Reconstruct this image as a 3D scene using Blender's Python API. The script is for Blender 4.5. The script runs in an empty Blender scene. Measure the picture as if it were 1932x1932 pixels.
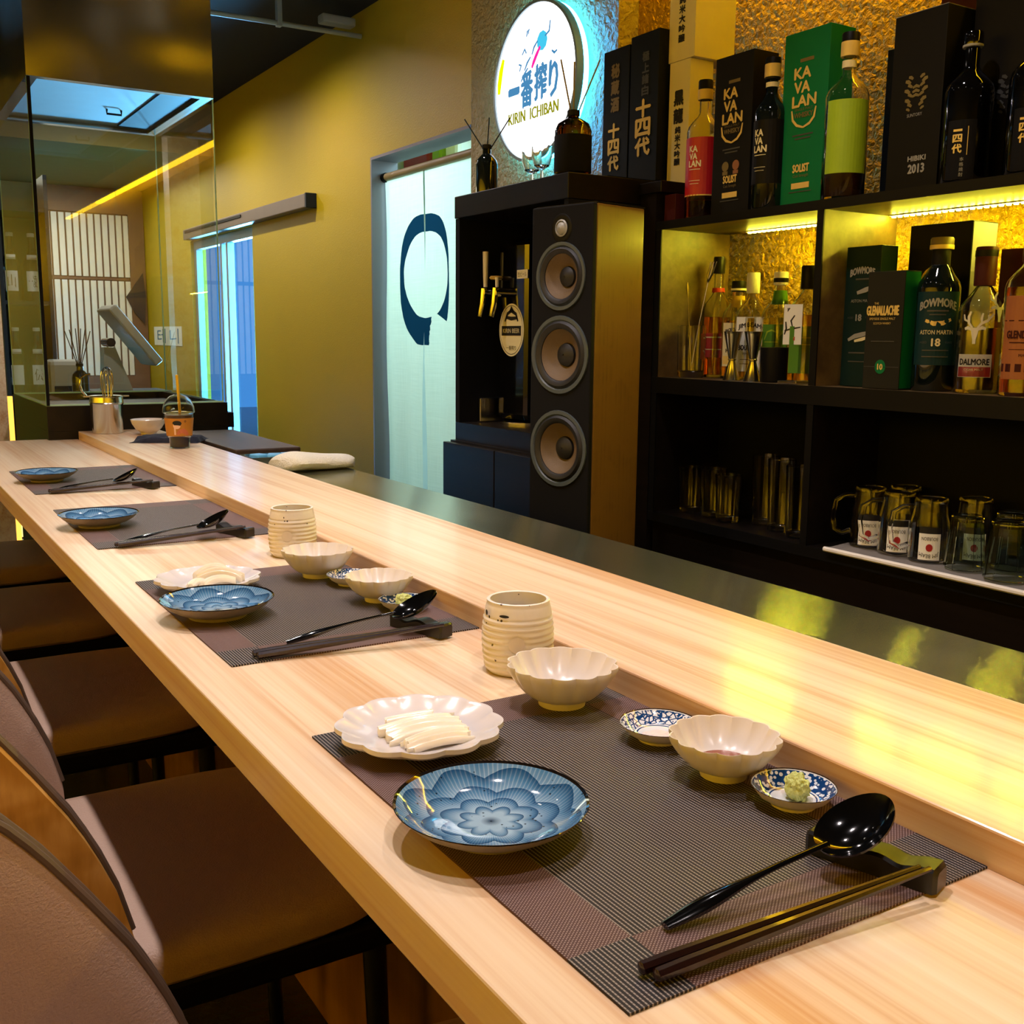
import bpy, bmesh, math, random
from mathutils import Vector, Matrix
random.seed(7)
sc = bpy.context.scene
COL = sc.collection
PI = math.pi

# ------------------------------------------------------------------ camera
# metres; z = 0 is the bar top, the floor lies at z = -0.75; +y runs along the bar, +x to the back wall
FLOOR = -0.75
CEIL = 1.71
cam_d = bpy.data.cameras.new('camera')
cam_d.sensor_width = 36.0
cam_d.lens = 1990.0 / 1932.0 * 36.0
cam_d.clip_start = 0.02
cam = bpy.data.objects.new('camera', cam_d)
COL.objects.link(cam)
RX = (0.84999851, -0.07807143, 0.52096773)
RY = (-0.5267015, -0.14356931, 0.83783852)
RZ = (0.00938372, -0.98655598, -0.16315405)
cam.matrix_world = Matrix(((RX[0], -RX[1], -RX[2], 0.0),
                           (RY[0], -RY[1], -RY[2], 0.0),
                           (RZ[0], -RZ[1], -RZ[2], 0.345),
                           (0, 0, 0, 1)))
sc.camera = cam

# ------------------------------------------------------------------ world, exposure
world = bpy.data.worlds.new('daylight')
sc.world = world
world.use_nodes = True
bg = world.node_tree.nodes['Background']
bg.inputs['Color'].default_value = (0.06, 0.36, 1.0, 1)
bg.inputs['Strength'].default_value = 0.9
sc.view_settings.view_transform = 'Standard'
sc.view_settings.look = 'None'
sc.view_settings.gamma = 1.0
sc.view_settings.use_curve_mapping = False
sc.view_settings.exposure = 0.0

# ------------------------------------------------------------------ large lights
def area(name, loc, direction, sx, sy, power, color):
    d = bpy.data.lights.new(name, 'AREA')
    d.shape = 'RECTANGLE'; d.size = sx; d.size_y = sy; d.energy = power; d.color = color
    o = bpy.data.objects.new(name, d); COL.objects.link(o)
    o.location = loc
    o.rotation_euler = Vector(direction).to_track_quat('-Z', 'Y').to_euler()
    return o
KEY = (1.0, 0.87, 0.87)
AMB = (1.0, 0.78, 0.08)
def spot(name, loc, power, color=KEY, angle=100, blend=0.7, radius=0.025):
    d = bpy.data.lights.new(name, 'SPOT')
    d.energy = power; d.color = color; d.spot_size = math.radians(angle); d.spot_blend = blend
    d.shadow_soft_size = radius
    o = bpy.data.objects.new(name, d); COL.objects.link(o); o.location = loc
    return o
SPOTS = [(0.46, 0.05, 38), (0.46, 0.95, 54), (0.46, 1.85, 58), (0.46, 2.75, 44),
         (1.15, 1.35, 30), (1.15, 2.65, 22), (1.30, 4.70, 46), (1.30, 5.90, 40)]  # last two are added to brighten the yellow wall
for i, (x, y, w) in enumerate(SPOTS):
    spot('bar_spot_light', (x, y, CEIL - 0.035), w, KEY, 100 if y < 4 else 165)
# daylight through the two doorways in the right wall (sky outside, tubes in the kitchen)
area('kitchen_tube_light', (3.0, 4.0, 1.25), (-0.8, -0.1, -0.75), 0.8, 1.2, 60, (0.50, 0.88, 0.95))
area('entrance_sky_light', (3.6, 7.0, 1.5), (-1, -0.25, -0.45), 2.4, 1.6, 700, (0.16, 0.55, 1.0))
area('hood_underside_fill', (2.9, 8.3, -0.40), (-2.1, -4.2, 1.7), 0.7, 0.6, 1100, (0.16, 0.55, 1.0))     # unseen blue fill added to light the hood's underside, in place of bounced daylight
# amber cove lights high on the walls behind and beside the guest
area('left_cove_light', (-2.05, 1.5, 1.05), (-1, 0, 0.1), 6.0, 0.5, 165, AMB)      # washes the left wall
area('rear_cove_light', (-0.2, -2.75, 1.05), (0, -1, 0.1), 3.6, 0.5, 75, AMB)      # washes the rear wall
area('far_room_light', (1.2, 7.4, 1.36), (0, 0, -1), 1.2, 1.4, 26, (1.0, 0.90, 0.70))

# ------------------------------------------------------------------ materials
def lin(c):
    if isinstance(c, str):
        c = c.lstrip('#')
        c = [int(c[i:i + 2], 16) / 255 for i in (0, 2, 4)]
        c = [(v / 12.92) if v <= 0.04045 else ((v + 0.055) / 1.055) ** 2.4 for v in c]
    return (c[0], c[1], c[2], 1.0)

class NT:
    """small helper around a node tree"""
    def __init__(s, name):
        s.m = bpy.data.materials.new(name); s.m.use_nodes = True
        s.t = s.m.node_tree; s.n = s.t.nodes; s.l = s.t.links
        s.b = s.n['Principled BSDF']; s.out = s.n['Material Output']
    def node(s, ty, **kw):
        n = s.n.new(ty)
        for k, v in kw.items(): setattr(n, k, v)
        return n
    def put(s, sock, v):
        if isinstance(v, bpy.types.NodeSocket): s.l.new(v, sock)
        else: sock.default_value = v
    def math(s, op, a, b=0.0, c=0.0, clamp=False):
        n = s.node('ShaderNodeMath', operation=op); n.use_clamp = clamp
        s.put(n.inputs[0], a); s.put(n.inputs[1], b)
        if len(n.inputs) > 2: s.put(n.inputs[2], c)
        return n.outputs[0]
    def mix(s, f, a, b):
        n = s.node('ShaderNodeMix', data_type='RGBA')
        s.put(n.inputs[0], f); s.put(n.inputs[6], a); s.put(n.inputs[7], b)
        return n.outputs[2]
    def obj(s):
        return s.node('ShaderNodeTexCoord').outputs['Object']
    def xyz(s):
        n = s.node('ShaderNodeSeparateXYZ'); s.l.new(s.obj(), n.inputs[0]); return n.outputs
    def mapped(s, scale, rot=(0, 0, 0)):
        n = s.node('ShaderNodeMapping'); s.l.new(s.obj(), n.inputs[0])
        n.inputs['Scale'].default_value = scale; n.inputs['Rotation'].default_value = rot
        return n.outputs[0]
    def noise(s, vec, scale=5, detail=3, rough=0.5, dist=0.0):
        n = s.node('ShaderNodeTexNoise')
        if vec is not None: s.l.new(vec, n.inputs['Vector'])
        n.inputs['Scale'].default_value = scale; n.inputs['Detail'].default_value = detail
        n.inputs['Roughness'].default_value = rough; n.inputs['Distortion'].default_value = dist
        return n.outputs[0]
    def ramp(s, f, stops):
        n = s.node('ShaderNodeValToRGB'); s.put(n.inputs[0], f)
        e = n.color_ramp.elements
        while len(e) < len(stops): e.new(0.5)
        for k, (p, c) in enumerate(stops):
            e[k].position = p; e[k].color = lin(c) if not (isinstance(c, tuple) and len(c) == 4) else c
        return n.outputs[0]
    def bump(s, h, strength=0.2, dist=0.01):
        n = s.node('ShaderNodeBump'); s.put(n.inputs['Height'], h)
        n.inputs['Strength'].default_value = strength; n.inputs['Distance'].default_value = dist
        s.l.new(n.outputs[0], s.b.inputs['Normal'])
    def set(s, **kw):
        for k, v in kw.items(): s.put(s.b.inputs[k], v)
        return s.m

def simple(name, col, rough=0.5, metal=0.0, var=0.08, scale=12, spec=0.5, coat=0.0, bump=0.0, bscale=60, emis=None, estr=0):
    t = NT(name)
    c = lin(col)
    v = t.noise(t.obj(), scale, 3)
    d = tuple(x * (1 - var) for x in c[:3]) + (1,)
    u = tuple(min(1, x * (1 + var)) for x in c[:3]) + (1,)
    t.set(**{'Base Color': t.mix(v, d, u), 'Roughness': rough, 'Metallic': metal, 'Specular IOR Level': spec, 'Coat Weight': coat})
    if bump: t.bump(t.noise(t.obj(), bscale, 3), bump, 0.002)
    if emis:
        t.b.inputs['Emission Color'].default_value = lin(emis); t.b.inputs['Emission Strength'].default_value = estr
    return t.m

def glass(name, col=(1, 1, 1), rough=0.0, ior=1.45):
    t = NT(name)
    v = t.noise(t.obj(), 30, 1)
    c = lin(col)
    t.set(**{'Base Color': t.mix(v, c, tuple(x * 0.97 for x in c[:3]) + (1,)), 'Roughness': rough, 'IOR': ior, 'Transmission Weight': 1.0})
    return t.m

def pane_glass(name, tint=(0.93, 0.98, 0.97, 1), gain=1.0):
    """thin sheet: straight transmission plus a Fresnel mirror"""
    t = NT(name)
    tr = t.node('ShaderNodeBsdfTransparent'); tr.inputs[0].default_value = tint
    gl = t.node('ShaderNodeBsdfGlossy'); gl.inputs['Roughness'].default_value = 0.01
    lw = t.node('ShaderNodeLayerWeight'); lw.inputs[0].default_value = 0.5
    fr = t.math('ADD', 0.075, t.math('MULTIPLY', t.math('POWER', lw.outputs['Facing'], 5.0), 0.9))   # both faces of the sheet
    mx = t.node('ShaderNodeMixShader')
    t.l.new(t.math('MULTIPLY', fr, gain, clamp=True), mx.inputs[0])
    t.l.new(tr.outputs[0], mx.inputs[1]); t.l.new(gl.outputs[0], mx.inputs[2])
    t.l.new(mx.outputs[0], t.out.inputs['Surface'])
    return t.m

def emit(name, col, strength):
    t = NT(name)
    e = t.node('ShaderNodeEmission'); e.inputs[0].default_value = lin(col); e.inputs[1].default_value = strength
    t.l.new(e.outputs[0], t.out.inputs['Surface'])
    return t.m

def wood(name, light, mid, dark, grain=(60, 2.0, 60), rough=0.35, coat=0.0, band=1.0, bandscale=9.0, bump=0.03, spec=0.5):
    """fibre runs along local y"""
    t = NT(name)
    v1 = t.mapped(grain)
    f = t.noise(v1, 1.0, 4, 0.55, 0.3)
    v2 = t.mapped((bandscale, 0.35, bandscale))
    g = t.noise(v2, 1.0, 2, 0.5, 0.6)
    w = t.math('ADD', t.math('MULTIPLY', f, 0.45), t.math('MULTIPLY', g, 0.75 * band))
    c = t.ramp(w, [(0.42, light), (0.60, mid), (0.80, dark)])
    t.set(**{'Base Color': c, 'Roughness': rough, 'Coat Weight': coat, 'Coat Roughness': 0.14, 'Specular IOR Level': spec})
    t.bump(f, bump, 0.001)
    return t.m

MAT = {}
MAT['counter'] = wood('pale_spruce', '#ecdbc2', '#e3cbac', '#cb9c70', grain=(130, 1.6, 130), rough=0.34, coat=0.32, bandscale=14, bump=0.02, spec=0.22)
MAT['counter_panel'] = wood('panel_wood', '#b07a3a', '#9a6428', '#7a4c1c', grain=(30, 30, 2), rough=0.45)
MAT['chair_wood'] = wood('chair_plywood', '#d8a85c', '#be8a3c', '#90601c', grain=(60, 10, 10), rough=0.35, coat=0.3, bandscale=16)
MAT['dark_wood'] = wood('dark_veneer', '#1c150e', '#140f0a', '#0b0806', rough=0.38, spec=0.2)
MAT['shelf_wood'] = wood('shelf_veneer', '#6b5632', '#584526', '#40311a', grain=(50, 3, 50), rough=0.45)
MAT['board_wood'] = wood('cutting_board_wood', '#4a3428', '#38261c', '#241811', rough=0.5)
MAT['spk_wood'] = wood('speaker_veneer', '#6a4c1c', '#573c16', '#3c280e', grain=(160, 160, 1.2), rough=0.3, bandscale=22, band=0.5)
MAT['black'] = simple('black_laminate', '#0d0d0d', 0.45, spec=0.15)
MAT['black_matte'] = simple('matt_black', '#0a0a0b', 0.75, spec=0.15)
MAT['black_gloss'] = simple('black_lacquer', '#060606', 0.08, spec=0.6, coat=0.5)
MAT['rest_black'] = simple('satin_black_wood', '#100e0d', 0.32)
MAT['chop'] = simple('dark_red_lacquer', '#1c0808', 0.22, coat=0.3)
MAT['white'] = simple('white_card', '#e8e4da', 0.55)
MAT['ceramic'] = simple('cream_ceramic', '#d9d0c6', 0.28, var=0.05, coat=0.25)
MAT['ceramic_white'] = simple('white_porcelain', '#d2cccb', 0.22, var=0.02, coat=0.3)
MAT['ceramic_raw'] = simple('warm_grey_stoneware', '#8d8274', 0.5, var=0.12, scale=200)
MAT['steel_plain'] = simple('polished_steel', '#c9c9c4', 0.18, metal=1.0)
MAT['chrome'] = simple('chrome', '#d8d8d6', 0.08, metal=1.0)
MAT['gold'] = simple('gold_foil', '#d8bc68', 0.4, metal=0.1)
MAT['gold_dim'] = simple('dim_gold_print', '#6b5c30', 0.5)
MAT['silver'] = simple('silver_print', '#8d8d86', 0.4)
MAT['silver_bright'] = simple('bright_silver', '#c9c6b4', 0.35)
MAT['grey_dim'] = simple('grey_print', '#3a3c3c', 0.5)
MAT['ink'] = simple('black_ink', '#0b0a0a', 0.6)
MAT['navy_ink'] = simple('navy_ink', '#2c6f9a', 0.6)
MAT['olive_ink'] = simple('olive_ink', '#9a8d10', 0.6)
MAT['magenta'] = simple('magenta_print', '#e0208c', 0.5)
MAT['cyan'] = simple('cyan_print', '#3fb4d8', 0.5)
MAT['lime'] = simple('lime_print', '#cfe000', 0.5)
MAT['red'] = simple('red_print', '#a01c22', 0.45)
MAT['green_card'] = simple('green_card', '#0a6a3a', 0.5, spec=0.15)
MAT['black_card'] = simple('black_card', '#0d0c0a', 0.55, spec=0.15)
MAT['navy_card'] = simple('blue_black_card', '#0a0f16', 0.5, spec=0.15)
MAT['teal_card'] = simple('dark_teal_card', '#08211f', 0.5, spec=0.15)
MAT['olive_card'] = simple('dark_olive_card', '#20201a', 0.55, spec=0.15)
MAT['maroon_card'] = simple('maroon_card', '#3c1214', 0.5, spec=0.15)
MAT['lilac_card'] = simple('pale_lilac_card', '#8a88b0', 0.5)
MAT['paper'] = simple('white_paper', '#e6e6dc', 0.7)
MAT['cream_paper'] = simple('cream_paper', '#d9cfa0', 0.6)
MAT['yellow_paper'] = simple('yellow_label', '#c9a21c', 0.55)
MAT['lime_paper'] = simple('lime_label', '#8fae1c', 0.5)
MAT['red_paper'] = simple('crimson_label', '#b0122a', 0.45)
MAT['orange_paper'] = simple('salmon_label', '#9a5a2c', 0.55)
MAT['green_paper'] = simple('green_label', '#3f7a12', 0.5)
MAT['teal_paper'] = simple('teal_label', '#0c2c30', 0.5, spec=0.15)
MAT['copper_print'] = simple('copper_print', '#8a5a3a', 0.5)
MAT['glass'] = glass('clear_glass')
MAT['glass_green'] = glass('greenish_glass', (0.80, 0.92, 0.86))
MAT['glass_dark'] = simple('black_glass', '#050505', 0.05, spec=0.7)
MAT['glass_smoke'] = simple('dark_smoke_glass', '#0c1210', 0.05, spec=0.7)
MAT['glass_amber'] = glass('amber_glass', '#8a5206')
MAT['amber'] = glass('amber_spirit', '#d9a022', ior=1.36)
MAT['honey'] = glass('honey_spirit', '#c05a18', ior=1.36)
MAT['pale_spirit'] = glass('pale_spirit', '#e8e08a', ior=1.36)
MAT['pane'] = pane_glass('sheet_glass')
MAT['pane_edge'] = simple('glass_edge', '#a9d2b4', 0.2, emis='#000000')
MAT['plastic_clear'] = glass('clear_plastic', (0.96, 0.97, 0.97), 0.05, 1.25)
MAT['coffee'] = simple('iced_coffee', '#2a1206', 0.15)
MAT['coffee_light'] = simple('milky_coffee', '#6a4a20', 0.3)
MAT['straw'] = simple('yellow_plastic', '#e0b010', 0.35)
MAT['tan'] = simple('skin_tone_print', '#eabfa2', 0.6)
MAT['orange_print'] = simple('orange_print', '#b87a1c', 0.6)
MAT['clay_print'] = simple('terracotta_print', '#c06a44', 0.6)
MAT['salt'] = simple('pink_salt', '#e3d2cc', 0.7, bump=0.6, bscale=900)
MAT['sauce'] = simple('soy_sauce', '#8a4a34', 0.08)
MAT['navy_cloth'] = simple('navy_cloth', '#12162a', 0.9, bump=0.3, bscale=400)
MAT['grey_cloth'] = simple('grey_cloth', '#7b746c', 0.95, bump=0.4, bscale=500)
MAT['blue_plastic'] = simple('blue_packet', '#5aa8d8', 0.4)
MAT['pos_grey'] = simple('beige_grey_plastic', '#8f8f80', 0.45)
MAT['pos_dark'] = simple('dark_grey_plastic', '#1c2326', 0.4, spec=0.15)
MAT['slat_white'] = simple('white_slat', '#d8d4c8', 0.6)
MAT['brown_panel'] = simple('brown_panel', '#6a4a34', 0.6, var=0.15)
MAT['bamboo'] = simple('bamboo_pole', '#8a7a4c', 0.5)
MAT['jamb'] = simple('grey_metal_jamb', '#77737a', 0.45)
MAT['beam'] = simple('bronze_grey_aluminium', '#6d5f4c', 0.5, bump=0.1)
MAT['alu'] = simple('aluminium', '#8fa2ad', 0.35, metal=0.6)
MAT['filter_metal'] = simple('hood_filter_metal', '#b4c0c4', 0.45, metal=0.15)
MAT['pipe'] = simple('grey_pipe', '#8b948c', 0.5)
MAT['ceiling'] = simple('black_ceiling_paint', '#060808', 0.9)
MAT['ceil_far'] = simple('olive_ceiling_paint', '#8a7a3a', 0.8)
MAT['tile'] = simple('kitchen_white', '#d5dde0', 0.5)
MAT['pave'] = simple('pavement', '#9aa2a6', 0.8)
MAT['cone'] = simple('kevlar_cone', '#5e4b30', 0.6, bump=0.5, bscale=700)
MAT['ring_grey'] = simple('driver_ring', '#3a4448', 0.45)
MAT['rubber'] = simple('black_rubber', '#0b0b0c', 0.55)
MAT['piping'] = simple('dark_piping', '#5b4a3c', 0.5)
MAT['leg_metal'] = simple('black_steel_tube', '#15140f', 0.35, metal=0.5)
for k, c, e in (('navy_back', '#4f92c4', 0.9), ('olive_back', '#9a9a12', 0.9), ('cyan_back', '#45c4e8', 1.1), ('magenta_back', '#f0289c', 1.2), ('lime_back', '#dcf000', 1.3)):
    MAT[k] = emit('backlit_' + k, c, e)          # translucent inks on the lit face
MAT['sign_white'] = emit('sign_face_light', '#ffffff', 2.4)
MAT['sign_halo'] = emit('sign_halo_light', '#38b4ff', 32)
MAT['led'] = emit('yellow_led', '#fff03c', 420)
MAT['cove_led'] = emit('amber_led', '#ffc818', 19)
MAT['lamp_face'] = emit('downlight_face', '#fff0dc', 25)

def m_mat():
    t = NT('woven_placemat')
    o = t.xyz(); x, y = o[0], o[1]
    ax = t.math('ABSOLUTE', x); ay = t.math('ABSOLUTE', y)
    bx = t.math('GREATER_THAN', ax, 0.15 - 0.045)
    by = t.math('GREATER_THAN', ay, 0.2225 - 0.056)
    edge = t.math('ABSOLUTE', t.math('SUBTRACT', bx, by))          # 1 on the side bands, 0 in the corners and centre
    s1 = t.math('SINE', t.math('MULTIPLY', x, 2 * PI / 0.0030))
    stripe = t.math('GREATER_THAN', s1, 0.42)
    dash = t.math('SINE', t.math('MULTIPLY', y, 2 * PI / 0.0024))
    weave = t.math('GREATER_THAN', t.math('MULTIPLY', s1, dash), 0.30)
    broken = t.math('MULTIPLY', stripe, t.math('GREATER_THAN', t.math('ADD', dash, 0.9), 0.0))
    cor = t.math('MULTIPLY', bx, by)
    ground = t.mix(edge, lin('#1b1413'), lin('#4a302b'))
    ground = t.mix(cor, ground, lin('#191618'))
    thread = t.mix(edge, lin('#8c827a'), lin('#94807a'))
    f = t.math('ADD', t.math('MULTIPLY', broken, t.math('SUBTRACT', 1.0, edge)), t.math('MULTIPLY', weave, edge), clamp=True)
    c = t.mix(f, ground, thread)
    t.set(**{'Base Color': c, 'Roughness': 0.55, 'Specular IOR Level': 0.25})
    t.bump(f, 0.35, 0.0008)
    return t.m
MAT['placemat'] = m_mat()

def m_blue():
    t = NT('blue_petal_glaze')
    o = t.xyz(); x, y = o[0], o[1]
    r = t.math('DIVIDE', t.math('SQRT', t.math('ADD', t.math('MULTIPLY', x, x), t.math('MULTIPLY', y, y))), 0.0685)
    th = t.math('ARCTAN2', y, x)
    wob = t.math('MULTIPLY', t.math('SUBTRACT', t.noise(t.mapped((40, 40, 40)), 1.0, 2), 0.5), 0.06)
    tot = None
    for k, (R, ph) in enumerate(((1.16, 0.0), (0.92, 0.2), (0.72, 0.95), (0.53, 0.3), (0.34, 0.8))):
        lob = t.math('ABSOLUTE', t.math('COSINE', t.math('ADD', t.math('MULTIPLY', th, 4.0), ph)))
        edge = t.math('ADD', t.math('MULTIPLY', lob, 0.11), R - 0.11 + 0.02)
        q = t.math('DIVIDE', t.math('ADD', r, wob), edge)          # 1 on the petal's outline
        inside = t.math('LESS_THAN', q, 1.0)
        tone = t.math('MULTIPLY', t.math('SUBTRACT', 1.0, q), 2.6, clamp=True)  # dark at the outline, paler inwards
        tot = tone if tot is None else t.math('ADD', t.math('MULTIPLY', tot, t.math('SUBTRACT', 1.0, inside)), t.math('MULTIPLY', tone, inside))
    ray = t.math('SINE', t.math('ADD', t.math('MULTIPLY', th, 110.0), t.math('MULTIPLY', t.noise(t.mapped((40, 40, 40)), 1.0, 1), 7.0)))
    streak = t.math('MULTIPLY', t.math('GREATER_THAN', ray, 0.55), t.math('ADD', tot, 0.12), clamp=True)
    base = t.ramp(tot, [(0.0, '#1b4670'), (0.30, '#47769e'), (1.0, '#8fb0ca')])
    c = t.mix(t.math('MULTIPLY', streak, 0.45), base, lin('#bcd0de'))
    core = t.math('SUBTRACT', 1.0, t.math('MULTIPLY', r, 9.0), clamp=True)
    c = t.mix(core, c, lin('#0f3050'))
    vo = t.node('ShaderNodeTexVoronoi'); t.l.new(t.obj(), vo.inputs['Vector']); vo.inputs['Scale'].default_value = 190
    sp = t.math('MULTIPLY', t.math('LESS_THAN', vo.outputs['Distance'], 0.16), t.math('GREATER_THAN', t.noise(t.obj(), 60, 1), 0.56))
    c = t.mix(t.math('MULTIPLY', sp, 0.85), c, lin('#101820'))
    rim = t.math('GREATER_THAN', r, 0.972)
    c = t.mix(rim, c, lin('#191410'))
    t.set(**{'Base Color': c, 'Roughness': 0.07, 'Coat Weight': 0.6, 'Coat Roughness': 0.03})
    return t.m
MAT['blue_glaze'] = m_blue()

def m_ringdish(name, R, kind):
    t = NT(name)
    o = t.xyz(); x, y = o[0], o[1]
    r = t.math('DIVIDE', t.math('SQRT', t.math('ADD', t.math('MULTIPLY', x, x), t.math('MULTIPLY', y, y))), R)
    band = t.math('MULTIPLY', t.math('GREATER_THAN', r, 0.60), t.math('LESS_THAN', r, 0.95))
    vo = t.node('ShaderNodeTexVoronoi'); t.l.new(t.obj(), vo.inputs['Vector'])
    if kind == 'flower':
        vo.inputs['Scale'].default_value = 260
        pat = t.math('GREATER_THAN', vo.outputs['Distance'], 0.40)
    else:
        vo.inputs['Scale'].default_value = 210; vo.feature = 'DISTANCE_TO_EDGE'
        pat = t.math('ADD', t.math('LESS_THAN', vo.outputs['Distance'], 0.11), t.math('GREATER_THAN', t.noise(t.obj(), 260, 2), 0.60), clamp=True)
    line = t.math('LESS_THAN', t.math('ABSOLUTE', t.math('SUBTRACT', r, 0.54)), 0.018)
    f = t.math('ADD', t.math('MULTIPLY', band, pat), line, clamp=True)
    c = t.mix(f, lin('#dfe2e6'), lin('#183f74'))
    rim = t.math('GREATER_THAN', r, 0.965)
    c = t.mix(rim, c, lin('#3a2a20'))
    t.set(**{'Base Color': c, 'Roughness': 0.1, 'Coat Weight': 0.5, 'Coat Roughness': 0.04})
    return t.m
MAT['dish_vine'] = m_ringdish('blue_vine_porcelain', 0.035, 'vine')
MAT['dish_flower'] = m_ringdish('blue_blossom_porcelain', 0.032, 'flower')

def m_cup():
    t = NT('speckled_cream_glaze')
    base = t.mix(t.noise(t.obj(), 35, 3), lin('#e9e3da'), lin('#d2c9ba'))
    vo = t.node('ShaderNodeTexVoronoi'); t.l.new(t.obj(), vo.inputs['Vector']); vo.inputs['Scale'].default_value = 130
    sp = t.math('MULTIPLY', t.math('LESS_THAN', vo.outputs['Distance'], 0.17), t.math('GREATER_THAN', t.noise(t.obj(), 45, 1), 0.58))
    c = t.mix(sp, base, lin('#3a2c20'))
    t.set(**{'Base Color': c, 'Roughness': 0.38, 'Coat Weight': 0.15})
    t.bump(t.noise(t.obj(), 90, 3), 0.15, 0.002)
    return t.m
MAT['cup_glaze'] = m_cup()

def m_wall(name, a, b, bstrength, bscale, rough=0.6, sheen=0.0):
    t = NT(name)
    n = t.noise(t.obj(), bscale, 4, 0.55, 0.4)
    c = t.mix(t.noise(t.obj(), 2.0, 2), lin(a), lin(b))
    t.set(**{'Base Color': c, 'Roughness': rough})
    if sheen: t.set(**{'Metallic': sheen})
    t.bump(n, bstrength, 0.02)
    return t.m
MAT['wall_yellow'] = m_wall('yellow_wall_paint', '#b49c04', '#aa9400', 0.12, 150, 0.55)
MAT['wall_texture'] = m_wall('textured_wallpaper', '#a8965c', '#9c8a52', 0.9, 55, 0.42)
MAT['wall_gold'] = m_wall('gold_textured_wallpaper', '#c49a20', '#b48a14', 1.0, 70, 0.33, 0.7)
MAT['wall_back'] = m_wall('ochre_paint', '#b89a2c', '#ac8e22', 0.1, 60)
MAT['floor'] = m_wall('dark_floor', '#2a2926', '#343230', 0.05, 30, 0.25)
MAT['leather'] = m_wall('taupe_leather', '#b89c88', '#ae927e', 0.25, 420, 0.42)
MAT['towel'] = m_wall('white_towel', '#e4e0d0', '#d9d4c0', 0.5, 260, 0.9)
MAT['radish'] = None
def m_radish():
    t = NT('pickled_radish')
    n = t.noise(t.mapped((30, 120, 30)), 1.0, 3)
    t.set(**{'Base Color': t.mix(n, lin('#e6dcc8'), lin('#f0e8dc')), 'Roughness': 0.18, 'Subsurface Weight': 0.35, 'Subsurface Scale': 0.01})
    t.b.inputs['Subsurface Radius'].default_value = (1, 0.8, 0.5)
    t.bump(n, 0.3, 0.002)
    return t.m
MAT['radish'] = m_radish()
def m_wasabi():
    t = NT('wasabi_paste')
    n = t.noise(t.obj(), 420, 4)
    t.set(**{'Base Color': t.mix(n, lin('#a9b552'), lin('#d3da92')), 'Roughness': 0.6})
    t.bump(n, 0.9, 0.002)
    return t.m
MAT['wasabi'] = m_wasabi()
def m_steel():
    t = NT('brushed_steel_sheet')
    n = t.noise(t.mapped((220, 3, 3)), 1.0, 3)
    s = t.noise(t.obj(), 6, 4)
    t.set(**{'Base Color': t.mix(s, lin('#868a70'), lin('#9c9f84')), 'Metallic': 0.90,
             'Roughness': t.math('ADD', 0.17, t.math('MULTIPLY', s, 0.05)), 'Anisotropic': 1.0, 'Anisotropic Rotation': 0.25})
    tg = t.node('ShaderNodeTangent', direction_type='UV_MAP')
    t.l.new(tg.outputs[0], t.b.inputs['Tangent'])
    return t.m
MAT['steel'] = m_steel()
def m_hood():
    t = NT('hood_stainless')
    n = t.noise(t.mapped((2.2, 2.2, 3.0)), 1.0, 1)
    t.set(**{'Base Color': lin('#b4b2a4'), 'Metallic': 1.0, 'Roughness': t.math('ADD', 0.16, t.math('MULTIPLY', n, 0.06))})
    t.bump(n, 0.10, 0.3)
    return t.m
MAT['hood'] = m_hood()
def m_noren():
    t = NT('linen_with_brush_circle')
    o = t.xyz(); y, z = o[1], o[2]                                  # object origin = centre of the painted circle
    sq = lambda a, c, k, p=2.0: t.math('POWER', t.math('ABSOLUTE', t.math('DIVIDE', t.math('SUBTRACT', a, c), k)), p)
    out = t.math('ADD', sq(y, 0.0, 0.219, 2.7), sq(z, 0.0, 0.262, 2.7))
    inn = t.math('ADD', sq(y, -0.010, 0.197, 2.2), sq(z, 0.020, 0.172, 2.2))
    w = t.math('MULTIPLY', t.math('SUBTRACT', t.noise(t.mapped((3, 14, 14)), 1.0, 3), 0.5), 0.10)
    m = t.math('MULTIPLY', t.math('LESS_THAN', t.math('ADD', out, w), 1.0), t.math('GREATER_THAN', t.math('ADD', inn, w), 1.0))
    gap = t.math('MULTIPLY', t.math('LESS_THAN', t.math('ADD', y, w), -0.058), t.math('LESS_THAN', t.math('SUBTRACT', z, t.math('MULTIPLY', y, 0.35)), -0.100))
    m = t.math('MULTIPLY', m, t.math('SUBTRACT', 1.0, gap))
    th1 = t.noise(t.mapped((2, 300, 6)), 1.0, 2); th2 = t.noise(t.mapped((2, 6, 300)), 1.0, 2)
    cloth = t.mix(t.math('MULTIPLY', t.math('ADD', th1, th2), 0.5), lin('#b9bfae'), lin('#dfe2d2'))
    c = t.mix(m, cloth, lin('#0e2c40'))
    d = t.node('ShaderNodeBsdfDiffuse'); t.l.new(c, d.inputs[0])
    tl = t.node('ShaderNodeBsdfTranslucent'); t.l.new(c, tl.inputs[0])
    mx = t.node('ShaderNodeMixShader'); mx.inputs[0].default_value = 0.55
    t.l.new(d.outputs[0], mx.inputs[1]); t.l.new(tl.outputs[0], mx.inputs[2])
    t.l.new(mx.outputs[0], t.out.inputs['Surface'])
    return t.m
MAT['noren'] = m_noren()

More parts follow.
